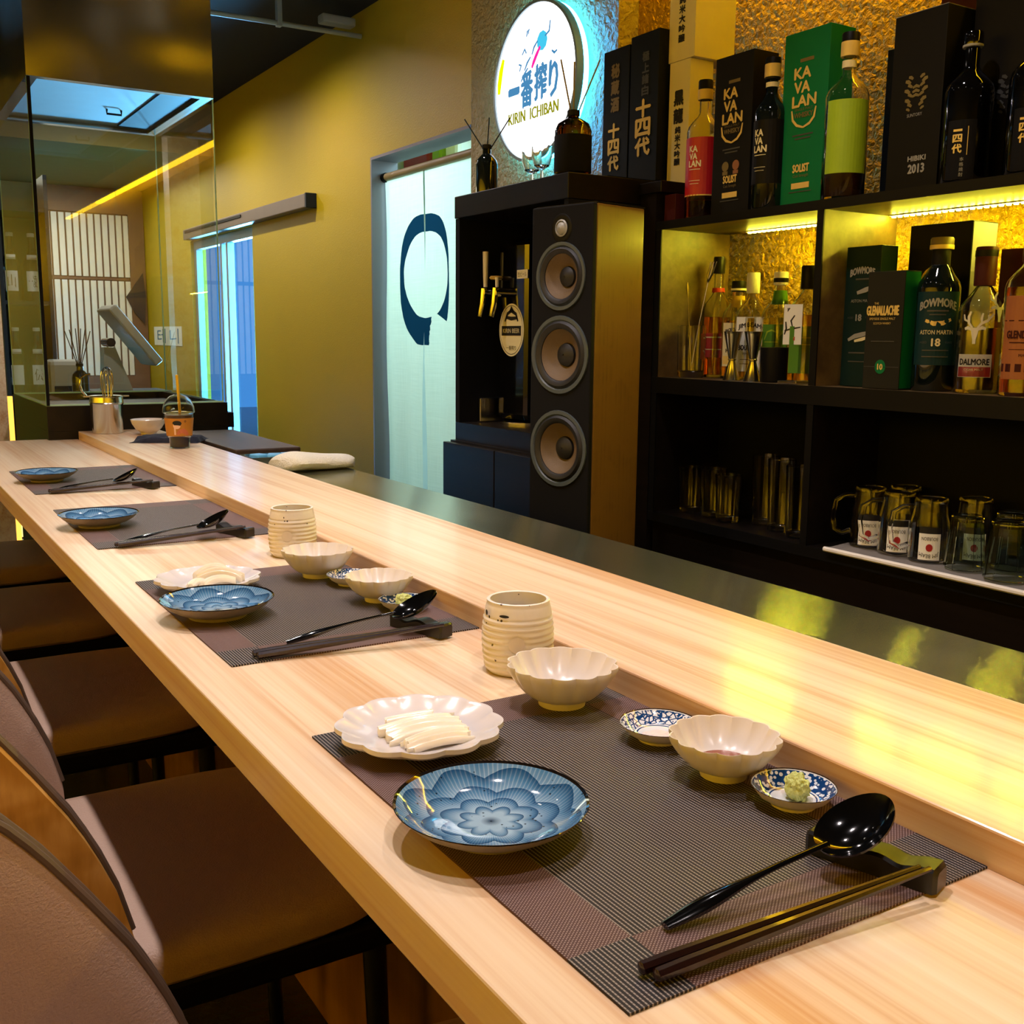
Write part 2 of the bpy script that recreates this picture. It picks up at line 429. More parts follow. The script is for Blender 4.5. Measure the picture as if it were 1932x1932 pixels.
# ------------------------------------------------------------------ geometry helpers
class MB:
    """collects pieces into one mesh"""
    def __init__(s): s.v = []; s.f = []; s.sm = []
    def add(s, v, f, smooth=False):
        o = len(s.v); s.v += [tuple(p) for p in v]
        for q in f: s.f.append(tuple(i + o for i in q)); s.sm.append(smooth)
        return s
    def box(s, x0, x1, y0, y1, z0, z1, bev=0.0):
        if bev <= 0:
            v = [(x0, y0, z0), (x1, y0, z0), (x1, y1, z0), (x0, y1, z0), (x0, y0, z1), (x1, y0, z1), (x1, y1, z1), (x0, y1, z1)]
            f = [(0, 3, 2, 1), (4, 5, 6, 7), (0, 1, 5, 4), (1, 2, 6, 5), (2, 3, 7, 6), (3, 0, 4, 7)]
            return s.add(v, f)
        b = bmesh.new(); bmesh.ops.create_cube(b, size=1)
        for p in b.verts:
            p.co = Vector(((x0 + x1) / 2 + p.co.x * (x1 - x0), (y0 + y1) / 2 + p.co.y * (y1 - y0), (z0 + z1) / 2 + p.co.z * (z1 - z0)))
        bmesh.ops.bevel(b, geom=b.edges[:] , offset=bev, segments=2, affect='EDGES', profile=0.5)
        return s.bm(b)
    def bm(s, b, smooth=False):
        b.verts.ensure_lookup_table()
        for i, p in enumerate(b.verts): p.index = i
        s.add([tuple(p.co) for p in b.verts], [[q.index for q in f.verts] for f in b.faces], smooth)
        b.free(); return s
    def lathe(s, prof, n=40, cx=0, cy=0, cz=0, lobes=0, amp=0.0, lobe_r=0.0, sq=None, cap=True, smooth=True):
        """prof: (r, z[, w]) ; w scales the lobe amplitude / squareness"""
        v = []; f = []
        for p in prof:
            r, z = p[0], p[1]; w = p[2] if len(p) > 2 else 1.0
            for k in range(n):
                a = 2 * PI * k / n; rr = r
                if lobes: rr = r * (1 + amp * w * (abs(math.cos(lobes * a / 2)) - 0.6))
                if sq and w > 0:
                    q = (abs(math.cos(a)) ** sq + abs(math.sin(a)) ** sq) ** (-1.0 / sq)
                    rr = r * (1 + w * (q - 1))
                v.append((cx + rr * math.cos(a), cy + rr * math.sin(a), cz + z))
        for i in range(len(prof) - 1):
            for k in range(n):
                k2 = (k + 1) % n
                f.append((i * n + k, i * n + k2, (i + 1) * n + k2, (i + 1) * n + k))
        if cap:
            f.append(tuple(reversed(range(n)))); f.append(tuple(range((len(prof) - 1) * n, len(prof) * n)))
        return s.add(v, f, smooth)
    def tube(s, pts, rad, n=8, cap=True, smooth=True, flat=1.0):
        pts = [Vector(p) for p in pts]; rads = rad if isinstance(rad, (list, tuple)) else [rad] * len(pts)
        v = []; f = []; prev = None
        for i, p in enumerate(pts):
            t = (pts[min(i + 1, len(pts) - 1)] - pts[max(i - 1, 0)]).normalized()
            if prev is None:
                up = Vector((0, 0, 1)) if abs(t.z) < 0.95 else Vector((0, 1, 0))
                a = t.cross(up).normalized()
            else:
                a = (prev - t * prev.dot(t)).normalized()
            prev = a; b = a.cross(t).normalized()
            for k in range(n):
                an = 2 * PI * k / n + PI / n
                v.append(p + a * math.cos(an) * rads[i] + b * math.sin(an) * rads[i] * flat)
        for i in range(len(pts) - 1):
            for k in range(n):
                k2 = (k + 1) % n
                f.append((i * n + k, (i + 1) * n + k, (i + 1) * n + k2, i * n + k2))
        if cap:
            f.append(tuple(range(n))); f.append(tuple(reversed(range((len(pts) - 1) * n, len(pts) * n))))
        return s.add(v, f, smooth)
    def grid(s, fn, nu, nv, smooth=True, close=False):
        v = [fn(i / (nu - 1), j / (nv - 1)) for i in range(nu) for j in range(nv)]
        f = [(i * nv + j, (i + 1) * nv + j, (i + 1) * nv + j + 1, i * nv + j + 1) for i in range(nu - 1) for j in range(nv - 1)]
        return s.add(v, f, smooth)
    def slab(s, fn, nu, nv, th, smooth=True):
        """closed sheet: fn(u,v) -> point, th = thickness vector or function"""
        A = [Vector(fn(i / (nu - 1), j / (nv - 1))) for i in range(nu) for j in range(nv)]
        B = [a + (th(i // nv / (nu - 1), i % nv / (nv - 1)) if callable(th) else Vector(th)) for i, a in enumerate(A)]
        N = nu * nv; f = []
        for i in range(nu - 1):
            for j in range(nv - 1):
                q = (i * nv + j, (i + 1) * nv + j, (i + 1) * nv + j + 1, i * nv + j + 1)
                f.append(q); f.append(tuple(N + k for k in reversed(q)))
        for i in range(nu - 1):
            for j in (0, nv - 1):
                a, b = i * nv + j, (i + 1) * nv + j
                f.append((a, a + N, b + N, b) if j == 0 else (a, b, b + N, a + N))
        for j in range(nv - 1):
            for i in (0, nu - 1):
                a, b = i * nv + j, i * nv + j + 1
                f.append((a, b, b + N, a + N) if i == 0 else (a, a + N, b + N, b))
        return s.add(A + B, f, smooth)
    def mesh(s, name, mat):
        me = bpy.data.meshes.new(name); me.from_pydata(s.v, [], s.f)
        me.polygons.foreach_set('use_smooth', s.sm)
        me.materials.append(MAT[mat] if isinstance(mat, str) else mat)
        b = bmesh.new(); b.from_mesh(me); bmesh.ops.recalc_face_normals(b, faces=b.faces); b.to_mesh(me); b.free()
        if any(s.sm):
            try: me.set_sharp_from_angle(angle=math.radians(38))
            except Exception: pass
        return me
    def build(s, name, mat, parent=None, loc=None, rz=0.0, label=None):
        o = bpy.data.objects.new(name, s.mesh(name, mat)); COL.objects.link(o)
        if parent: o.parent = parent
        if loc: o.location = loc
        if rz: o.rotation_euler.z = rz
        if label: o['label'] = label
        return o

def thing(name, label, cat, loc=(0, 0, 0), rz=0.0, group=None):
    o = bpy.data.objects.new(name, None); COL.objects.link(o)
    o.empty_display_size = 0.05; o.location = loc; o.rotation_euler.z = rz
    return tag(o, label, cat, group)
def tag(o, label, cat, group=None):
    o['label'] = label; o['category'] = cat
    if group: o['group'] = group
    return o
def struct(name, mb, mat, parent=None):
    o = mb.build(name, mat, parent)
    if not parent: o['kind'] = 'structure'
    return o
def clone(o, parent=None):
    c = o.copy(); COL.objects.link(c); c.parent = parent
    for ch in list(o.children): clone(ch, c)
    return c

TXT = {}
def text_geo(s):
    if s not in TXT:
        cu = bpy.data.curves.new('t', 'FONT'); cu.body = s; cu.resolution_u = 2
        ob = bpy.data.objects.new('t', cu); COL.objects.link(ob)
        me = ob.to_mesh()
        V = [(p.co.x, p.co.y) for p in me.vertices]; F = [tuple(q.vertices) for q in me.polygons]
        ob.to_mesh_clear(); bpy.data.objects.remove(ob); bpy.data.curves.remove(cu)
        if V:
            x0 = min(p[0] for p in V); x1 = max(p[0] for p in V); y0 = min(p[1] for p in V); y1 = max(p[1] for p in V)
            V = [(p[0] - (x0 + x1) / 2, p[1] - (y0 + y1) / 2) for p in V]
            TXT[s] = (V, F, x1 - x0, max(y1 - y0, 1e-4))
        else: TXT[s] = ([], [], 1, 1)
    return TXT[s]
def flat_text(s, h=None, w=None, arch=0.0, bold=0.0):
    """2-D vertices of a line of text scaled to height h and / or width w"""
    V, F, W, H = text_geo(s)
    sy = (h / H) if h else (w / W); sx = (w / W) if w else sy
    out = [(a * sx, b * sy) for a, b in V]
    if arch: out = [(a, b - arch * (a / (W * sx / 2)) ** 2) for a, b in out]
    if bold:
        n = len(out); base = list(out); F = list(F)
        for k, (da, db) in enumerate(((bold, 0), (-bold, 0), (0, bold), (0, -bold))):
            out += [(a + da, b + db, 0.00005 * (k + 1)) for a, b in base]; F += [tuple(i + n * (k + 1) for i in q) for q in F[:len(F) // (k + 1)]]
    return out, F
FACE = Matrix(((0, 0, -1), (-1, 0, 0), (0, 1, 0)))      # print plane that faces -x: text x -> -y, text y -> +z
def print_on(mb, V, F, y, z, x, thick=0.0):
    """lay 2-D print on a plane facing -x, centred at (y, z), x = plane"""
    mb.add([(x - (p[2] if len(p) > 2 else 0.0), y - p[0], z + p[1]) for p in V], F); return mb
def wrap_on(mb, V, F, r, a0, z, cx=0.0, cy=0.0):
    out = []
    for p in V:
        q = r + (p[2] if len(p) > 2 else 0.0); an = a0 + p[0] / r
        out.append((cx + q * math.cos(an), cy + q * math.sin(an), z + p[1]))
    mb.add(out, F); return mb
def rect2(w, h, n=1):
    V = []; F = []
    for i in range(n + 1):
        t = -w / 2 + w * i / n; V += [(t, -h / 2), (t, h / 2)]
    for i in range(n): F.append((2 * i, 2 * i + 2, 2 * i + 3, 2 * i + 1))
    return V, F
def disc2(rx, rz, n=28, r0=0.0):
    if r0 <= 0:
        V = [(q / 4 * rx * math.cos(2 * PI * k / n), q / 4 * rz * math.sin(2 * PI * k / n)) for q in (1, 2, 3, 4) for k in range(n)] + [(0.0, 0.0)]
        return V, [(q * n + k, q * n + (k + 1) % n, (q + 1) * n + (k + 1) % n, (q + 1) * n + k) for q in range(3) for k in range(n)] + [(4 * n, k, (k + 1) % n) for k in range(n)]
    V = [(q * rx * math.cos(2 * PI * k / n), q * rz * math.sin(2 * PI * k / n)) for q in (r0, 1.0) for k in range(n)]
    return V, [(k, (k + 1) % n, n + (k + 1) % n, n + k) for k in range(n)]
def stroke2(pts, w):
    """tapered brush stroke through 2-D points"""
    V = []; n = len(pts)
    for i, p in enumerate(pts):
        a = pts[max(i - 1, 0)]; b = pts[min(i + 1, n - 1)]
        dx, dy = b[0] - a[0], b[1] - a[1]; L = math.hypot(dx, dy) or 1
        q = w * (0.35 + 0.65 * math.sin(PI * (i + 0.5) / n))
        V += [(p[0] - dy / L * q / 2, p[1] + dx / L * q / 2), (p[0] + dy / L * q / 2, p[1] - dx / L * q / 2)]
    return V, [(2 * i, 2 * i + 1, 2 * i + 3, 2 * i + 2) for i in range(n - 1)]
def shift(VF, dx, dy): return [(a + dx, b + dy) for a, b in VF[0]], VF[1]

# ================================================================== THE SETTING
WX = 1.96                       # face of the yellow wall
WALL_Z1 = 1.72
m = MB()
m.box(-2.6, 3.9, -3.3, 8.8, FLOOR - 0.1, FLOOR)
struct('floor', m, 'floor')
m = MB(); m.box(-2.6, WX + 0.3, -3.3, 8.6, CEIL, CEIL + 0.1)
struct('ceiling', m, 'ceiling')
m = MB(); m.box(-2.6, WX - 0.002, 6.62, 8.6, 1.41, CEIL - 0.002)
struct('ceiling_far', m, 'ceil_far')
DY0, DY1, DZ = 3.455, 4.324, 1.10      # curtain doorway
EY0, EY1, EZ = 5.93, 7.20, 0.95        # entrance doorway
T2 = WX + 0.10
m = MB()
m.box(WX, T2, 2.595, DY0, FLOOR, WALL_Z1)
struct('wall_sign', m, 'wall_texture')
m = MB()
m.box(WX, T2, DY0, DY1, DZ, WALL_Z1)
m.box(WX, T2, DY1, EY0, FLOOR, WALL_Z1)
m.box(WX, T2, EY0, EY1, EZ, WALL_Z1)
m.box(WX, T2, EY1, 8.6, FLOOR, WALL_Z1)
struct('wall_right', m, 'wall_yellow')
m = MB(); m.box(2.032, 2.10, -3.3, 2.594, FLOOR, WALL_Z1)
struct('wall_shelf', m, 'wall_gold')
m = MB(); m.box(-2.6, WX, 8.5, 8.6, FLOOR, CEIL)
struct('wall_far', m, 'wall_back')
m = MB(); m.box(-2.6, -2.5, -3.3, 8.5, FLOOR, CEIL)
struct('wall_left', m, 'wall_back')
m = MB(); m.box(-2.5, 2.03, -3.3, -3.2, FLOOR, CEIL)
struct('wall_rear', m, 'wall_back')
# kitchen behind the curtain and the forecourt behind the entrance
m = MB(); m.box(3.7, 3.8, 2.6, 5.6, FLOOR, 1.7)
struct('wall_kitchen', m, 'tile')
m = MB(); m.box(T2 + 0.01, 3.7, 2.6, 2.7, FLOOR, 1.7); struct('wall_kitchen_side', m, 'tile')
m = MB(); m.box(T2 + 0.01, 3.69, 5.5, 5.6, FLOOR, 1.7); struct('wall_kitchen_far', m, 'tile')
m = MB(); m.box(T2 + 0.01, 3.8, 2.6, 5.6, 1.71, 1.8); struct('ceiling_kitchen', m, 'tile')
m = MB(); m.box(3.9, 9.0, 2.0, 16.0, FLOOR - 0.1, FLOOR); m.box(T2 + 0.02, 3.9, 8.8, 16.0, FLOOR - 0.1, FLOOR)
struct('floor_outside', m, 'pave')
# jamb lining of the curtain doorway
m = MB()
m.box(WX - 0.004, T2 + 0.02, DY1 - 0.012, DY1 - 0.0005, FLOOR, DZ - 0.012)
m.box(WX - 0.004, T2 + 0.02, DY0 + 0.001, DY1 - 0.0005, DZ - 0.012, DZ - 0.0005)
m.box(WX + 0.03, T2 + 0.02, DY0 + 0.0005, DY0 + 0.012, FLOOR, DZ - 0.012)
struct('trim_1', m, 'jamb')

# amber cove strip high on the shelf wall, beside and behind the guest
t = thing('cove_light', 'amber LED cove strip high on the right wall behind the guest', 'light', (2.03, -0.18, 1.53))
MB().box(-0.06, -0.002, -2.73, 2.73, -0.0145, 0.0).build('profile', 'alu', t)
MB().box(-0.052, -0.01, -2.72, 2.72, -0.030, -0.015).build('diffuser', 'cove_led', t)

# ceiling downlights; the far two over the aisle are added to brighten the yellow wall
for i, (x, y, w) in enumerate(SPOTS):
    nm = ('row over the bar', 'row over the aisle')[x > 0.8]
    t = thing('downlight', '%s round downlight in the black ceiling, %s' % (('nearest', 'second', 'third', 'farthest', 'nearest', 'second', 'third', 'farthest')[i], nm), 'light', (x, y, CEIL), 0, 'ceiling downlights %s' % nm)
    MB().lathe([(0.030, -0.001), (0.045, -0.001), (0.045, -0.012), (0.034, -0.014), (0.030, -0.001)], 20, cap=False).build('rim', 'black', t)
    MB().lathe([(0.0285, -0.004), (0.0285, -0.0015)], 20).build('lens', 'lamp_face', t)

# ================================================================== BAR COUNTER
BX0, BX1, LX1 = 0.266, 0.617, 0.866
t = thing('bar_counter', 'long pale wooden bar counter with a raised rear ledge', 'bar counter', (0, 0, 0))
MB().box(BX0, BX1 - 0.0005, -1.8, 3.755, -0.040, 0.0, 0.002).build('counter_top', 'counter', t)
MB().box(BX1, LX1, -1.8, 3.705, -0.040, 0.027, 0.002).build('ledge', 'counter', t)
MB().box(0.57, 0.59, -1.8, 3.70, FLOOR, -0.041).build('front_panel', 'counter_panel', t)
MB().box(0.84, 0.862, -1.8, 3.70, FLOOR, -0.041).build('rear_panel', 'black', t)
MB().box(0.592, 0.838, 3.66, 3.70, FLOOR, -0.041).build('end_panel', 'counter_panel', t)
t = thing('steel_worktop', 'narrow brushed steel worktop behind the wooden bar', 'worktop', (0, 0, 0))
o = MB().box(LX1 + 0.001, 1.10, -1.8, 3.705, -0.035, 0.0, 0.003).build('sheet', 'steel', t)
uv = o.data.uv_layers.new(name='brush')                        # u runs along the brushing so the gloss stretches across it
for lp in o.data.loops: c = o.data.vertices[lp.vertex_index].co; uv.data[lp.index].uv = (c.y, c.x)
MB().box(LX1 + 0.003, 1.05, -1.8, 3.70, FLOOR, -0.036).build('base_cabinet', 'black', t)

# ================================================================== TABLEWARE
def placemat(y, label):
    o = MB().box(-0.15, 0.15, -0.2225, 0.2225, 0.0002, 0.0018).build('placemat', 'placemat', None, (0.4645, y, 0))
    return tag(o, label, 'placemat')
SET = ['nearest', 'second', 'third', 'farthest']
MY = [0.609, 1.283, 1.995, 2.677]
ML = ['brown striped woven placemat of the nearest place setting', 'brown striped woven placemat of the second place setting, under two cream bowls',
      'dark woven placemat of the third place setting, holding only a blue plate and cutlery', 'dark woven placemat of the farthest place setting near the steel bucket']
for y, l in zip(MY, ML): placemat(y, l)
MT = 0.0019   # top of a mat

def blue_plate(loc, label):
    t = thing('blue_plate', label, 'plate', loc, 0, 'blue petal plates on the bar')
    R = 0.0685
    top = [(0.0, 0.0075), (0.02, 0.0075), (0.040, 0.0085), (0.052, 0.012), (0.061, 0.0175), (0.0665, 0.0225), (R, 0.0240)]
    MB().lathe([(0.0005, 0.0075)] + top[1:] + [(R + 0.0004, 0.0236), (R - 0.0005, 0.0228)], 72, cap=False).build('glazed_face', 'blue_glaze', t)
    MB().lathe([(R - 0.0006, 0.0227), (0.060, 0.0150), (0.050, 0.009), (0.040, 0.0055), (0.036, 0.0048), (0.0352, 0.0003), (0.0325, 0.0003), (0.031, 0.0045), (0.001, 0.0050)], 72, cap=False).build('underside', 'ceramic_raw', t, label='unglazed warm grey underside')
    return t
BP = [(0.357, 0.598), (0.361, 1.268), (0.358, 1.990), (0.369, 2.668)]
for i, (x, y) in enumerate(BP):
    blue_plate((x, y, MT), 'round blue plate with a petal pattern, on the mat of the %s place setting' % SET[i])

def lobed(loc, R, h, foot, lobes, amp, name, label, mat, cat, group, flat=0.0, rz=0.0, th=0.0035, curve=2.2, fh=0.0):
    """scalloped bowl or plate"""
    n = lobes * 10
    t = thing(name, label, cat, loc, rz, group)
    ip = []; op = []
    for k in range(13):
        q = k / 12
        r = foot * 0.9 + (R - foot * 0.9) * q
        z0 = th + 0.003 + fh; z = z0 + (h - z0) * (q ** curve)
        ip.append((r, z, q ** 1.5))
    inner = [(0.001, ip[0][1], 0)] + ip
    for (r, z, w) in reversed(ip): op.append((min(r + th * (1 - 0.45 * w), R + 0.0012), max(z - th * (0.9 if w > 0.3 else 1.0), 0.003 + fh), w))
    rim = [(R + 0.0010, h + 0.0002, 1.0)]
    base = [(foot, 0.0025 + fh, 0.0), (foot - 0.001, 0.0003, 0.0), (foot - 0.004, 0.0003, 0.0), (foot - 0.005, 0.0022 + fh, 0.0), (0.001, 0.0026 + fh, 0.0)]
    MB().lathe(inner + rim + op + base, n, lobes=lobes, amp=amp, cap=False).build('body', mat, t)
    return t
lobed((0.388, 0.770, MT), 0.069, 0.0185, 0.036, 12, 0.072, 'scalloped_plate', 'white scalloped plate with pale pickled radish, nearest place setting', 'ceramic_white', 'plate', 'white scalloped plates', rz=0.1, th=0.004, curve=1.8)
lobed((0.390, 1.410, MT), 0.068, 0.0185, 0.036, 12, 0.072, 'scalloped_plate', 'white scalloped plate with shredded pickle, second place setting', 'ceramic_white', 'plate', 'white scalloped plates', rz=0.4, th=0.004, curve=1.8)
for (x, y, R, h, l, s, rz) in [(0.549, 0.790, 0.0505, 0.040, 'larger cream scalloped bowl beside the speckled cup, nearest place setting', True, 0.1),
                        (0.566, 0.587, 0.0425, 0.034, 'smaller cream scalloped bowl between two blue dishes, nearest place setting', True, 0.0),
                        (0.549, 1.413, 0.0490, 0.040, 'larger cream scalloped bowl beside the ribbed cup, second place setting', False, 0.2),
                        (0.566, 1.240, 0.0425, 0.034, 'smaller cream scalloped bowl between two blue dishes, second place setting', False, 0.3)]:
    b = lobed((x, y, MT), R, h, R * 0.46, 14, 0.078, 'scalloped_bowl', l, 'ceramic', 'bowl', 'cream scalloped bowls on the bar', rz=rz, th=0.003, curve=1.85, fh=0.0045)
    if s: MB().lathe([(0.001, 0.0112), (R * 0.50, 0.0112), (R * 0.50, 0.0124), (0.001, 0.0124)], 30, cap=False).build('sauce', 'sauce', b, label='shallow pool of brown sauce')

def cup(loc, label, rz, spots):
    t = thing('tea_cup', label, 'cup', loc, rz, 'ribbed speckled tea cups')
    prof_o = []
    H = 0.0765
    for k in range(61):
        z = 0.003 + (H - 0.003) * k / 60
        q = z / H
        r = 0.0335 + 0.0045 * math.sin(PI * min(1, q * 1.05)) ** 0.8 - 0.0006 * q
        if q < 0.06: r -= (0.06 - q) * 0.05
        rib = 0.00065 * math.sin(2 * PI * z / 0.0062) if 0.06 < q < 0.80 else 0.0
        prof_o.append((r + rib, z))
    prof_i = [(r - 0.0035, z) for r, z in prof_o[6::6]]
    prof = [(0.001, 0.0015), (0.026, 0.0005), (0.031, 0.0006)] + prof_o + [(prof_o[-1][0] - 0.0015, H + 0.0008)] + list(reversed(prof_i)) + [(0.02, 0.006), (0.001, 0.0055)]
    mb = MB(); mb.lathe(prof, 56, cap=False)
    # thumb dimple facing the guest: push the ribs flat
    a0 = math.radians(236) - rz; zc = 0.036
    nv = []
    for (x, y, z) in mb.v:
        r = math.hypot(x, y); a = math.atan2(y, x)
        da = (a - a0 + PI) % (2 * PI) - PI
        d = math.hypot(da * 0.036, z - zc) / 0.013
        if d < 1 and r > 0.0335:
            k = min(1.0, (1 - d) * 3)
            rt = 0.0355
            r2 = r + (rt - r) * k; x, y = x * r2 / r, y * r2 / r
        nv.append((x, y, z))
    mb.v = nv
    mb.build('body', 'cup_glaze', t)
    dm = MB(); V, F = disc2(0.0085, 0.0085, 20); wrap_on(dm, V, F, 0.0362, a0, zc); dm.build('thumb_dimple', 'ceramic', t, label='smooth greyish thumb dimple')
    if spots:
        sp = MB()
        for (da, z, rx, rz_) in spots:
            V, F = disc2(rx, rz_, 14); wrap_on(sp, V, F, 0.0372 if z < 0.070 else 0.0350, a0 + da, z)
        sp.build('iron_spots', 'ink', t, label='dark iron spots below the rim')
    return t
cup((0.572, 0.906, 0.0002), 'cream ribbed tea cup with dark iron spots, nearest place setting', 0.0,
    [(-0.36, 0.0655, 0.0055, 0.0016), (-1.02, 0.066, 0.0022, 0.0030), (-0.88, 0.0625, 0.0013, 0.0016)])
cup((0.574, 1.583, 0.0002), 'cream ribbed tea cup with fine specks, second place setting', 0.5, [(-0.1, 0.066, 0.0008, 0.0015), (0.9, 0.055, 0.0008, 0.0012)])

def small_dish(loc, R, mat, label):
    t = thing('small_dish', label, 'dish', loc, 0, 'small blue and white dishes')
    s = R / 0.035
    MB().lathe([(0.0005, 0.0045), (0.017 * s, 0.0046), (0.024 * s, 0.006), (0.030 * s, 0.0100), (0.0335 * s, 0.0138), (R, 0.0155), (R + 0.0003, 0.0151)], 48, cap=False).build('painted_face', mat, t)
    MB().lathe([(R + 0.0002, 0.0150), (0.029 * s, 0.0078), (0.022 * s, 0.0036), (0.019 * s, 0.0030), (0.0185 * s, 0.0002), (0.017 * s, 0.0002), (0.016 * s, 0.0028), (0.0005, 0.0030)], 48, cap=False).build('underside', 'ceramic', t)
    return t
small_dish((0.571, 0.673, MT), 0.0345, 'dish_vine', 'blue vine-patterned small dish with salt, nearest place setting')
small_dish((0.574, 0.5205, MT), 0.0315, 'dish_flower', 'blue blossom-patterned small dish holding wasabi, nearest place setting')
small_dish((0.570, 1.343, MT), 0.0330, 'dish_vine', 'blue vine-patterned small dish half hidden by bowl, second place setting')
small_dish((0.572, 1.180, MT), 0.0315, 'dish_flower', 'blue blossom-patterned small dish holding wasabi, second place setting')

def lump(name, label, cat, loc, sx, sy, sz, mat, rz, amp, seed, group=None):
    b = bmesh.new(); bmesh.ops.create_icosphere(b, subdivisions=4, radius=1)
    from mathutils import noise as mn
    for p in b.verts:
        d = 1 + amp * mn.noise(p.co * 2.3 + Vector((seed, 0, 0))) + amp * 0.6 * mn.noise(p.co * 6 + Vector((0, seed, 0)))
        p.co = Vector((p.co.x * sx * d, p.co.y * sy * d, max(p.co.z * sz * d, -sz * 0.72) + sz * 0.72))
    o = MB().bm(b, True).build(name, mat, None, loc, rz)
    return tag(o, label, cat, group)
lump('wasabi', 'rough pale green lump of wasabi in the nearest blossom dish', 'wasabi', (0.5765, 0.5195, MT + 0.0050), 0.0085, 0.0125, 0.0108, 'wasabi', -0.5, 0.28, 3.1)
lump('wasabi', 'pale green dab of wasabi in the second blossom dish', 'wasabi', (0.574, 1.180, MT + 0.0050), 0.0085, 0.012, 0.009, 'wasabi', 0.6, 0.3, 9.7)
lump('salt', 'small pinkish mound of salt in the nearest vine-patterned dish', 'salt', (0.562, 0.664, MT + 0.0048), 0.013, 0.013, 0.0030, 'salt', 0, 0.2, 5.5)
lump('salt', 'small white mound of salt in the second vine-patterned dish', 'salt', (0.566, 1.338, MT + 0.0048), 0.010, 0.010, 0.0028, 'salt', 0, 0.2, 1.5)

def radish(loc, L, W, H, rz, tilt, label, seed, bend=0.3, curl=0.0):
    """thick pickled slice: ridged along its length, frayed ends"""
    rnd = random.Random(seed)
    jit = [rnd.uniform(-1, 1) for _ in range(40)]
    def top(u, v):
        x = (u - 0.5) * L + 0.05 * L * jit[int(v * 12)] * (abs(u - 0.5) * 2) ** 6
        y = (v - 0.5) * W * (1 - 0.10 * math.sin(3 * u + seed))
        z = H * (1 - (2 * v - 1) ** 4 * 0.75) + bend * 0.012 * (1 - (2 * u - 1) ** 2) + 0.0011 * math.sin(v * 26) + curl * (u - 0.3) ** 2 * 0.05
        return (x, y, z + 0.0008)
    def th(u, v):
        return Vector((0, 0, -(H * (1 - (2 * v - 1) ** 4 * 0.75)) * 0.9 - 0.0006))
    o = MB().slab(top, 17, 25, th).build('radish_slice', 'radish', None, loc, rz)
    o.rotation_euler = (tilt, 0, rz)
    return tag(o, label, 'food')
radish((0.392, 0.773, MT + 0.0068), 0.068, 0.038, 0.0075, math.radians(-4), 0.06, 'broad ridged slice of pickled radish across the nearest white plate', 1)
radish((0.391, 0.744, MT + 0.0072), 0.056, 0.021, 0.0065, math.radians(0), 0.12, 'narrow frayed slice of pickled radish at the front of the nearest plate', 2)
radish((0.392, 0.797, MT + 0.0072), 0.040, 0.022, 0.004, math.radians(-20), -0.30, 'thin curled slice of pickled radish at the back of the nearest plate', 3, curl=0.25)
radish((0.408, 1.412, MT + 0.0072), 0.060, 0.012, 0.011, math.radians(-28), 0.1, 'long pale strip of pickle leaning over the second white plate', 4, bend=0.8)
radish((0.398, 1.392, MT + 0.0072), 0.045, 0.012, 0.008, math.radians(8), 0.0, 'short golden strip of pickle at the front of the second white plate', 5, bend=0.5)
radish((0.374, 1.408, MT + 0.0072), 0.030, 0.014, 0.005, math.radians(40), 0.0, 'small flat scrap of pickle at the left of the second white plate', 6)
radish((0.405, 1.434, MT + 0.0076), 0.052, 0.011, 0.009, math.radians(-10), -0.1, 'upright pale strip of pickle at the back of the second white plate', 7, bend=1.0)

# ---- cutlery
def rest(loc, rz, label):
    """long black rest with a shallow dip near each third"""
    t = thing('cutlery_rest', label, 'cutlery rest', loc, rz, 'black cutlery rests')
    L, W, H = 0.088, 0.021, 0.0165
    def h(u):
        x = (u - 0.5) * L
        d = 0.0060 * math.exp(-((x - 0.017) / 0.013) ** 2) + 0.0035 * math.exp(-((x + 0.020) / 0.009) ** 2)
        return H - d
    mb = MB()
    N = 34; prof = []
    for i in range(N + 1):
        u = i / N; x = (u - 0.5) * L; e = 0.0022 if i in (0, N) else 0.0
        z = h(u) - e; w = W / 2 - e
        prof.append([(x, -w, 0.0003 + e * 0.3), (x, w, 0.0003 + e * 0.3), (x, w, z - 0.002), (x, w - 0.002, z), (x, -w + 0.002, z), (x, -w, z - 0.002)])
    v = [p for r in prof for p in r]; f = []
    for i in range(N):
        for k in range(6):
            k2 = (k + 1) % 6; f.append((i * 6 + k, (i + 1) * 6 + k, (i + 1) * 6 + k2, i * 6 + k2))
    f.append(tuple(range(6))); f.append(tuple(reversed(range(N * 6, N * 6 + 6))))
    mb.add(v, f, True); mb.build('block', 'rest_black', t)
    return t
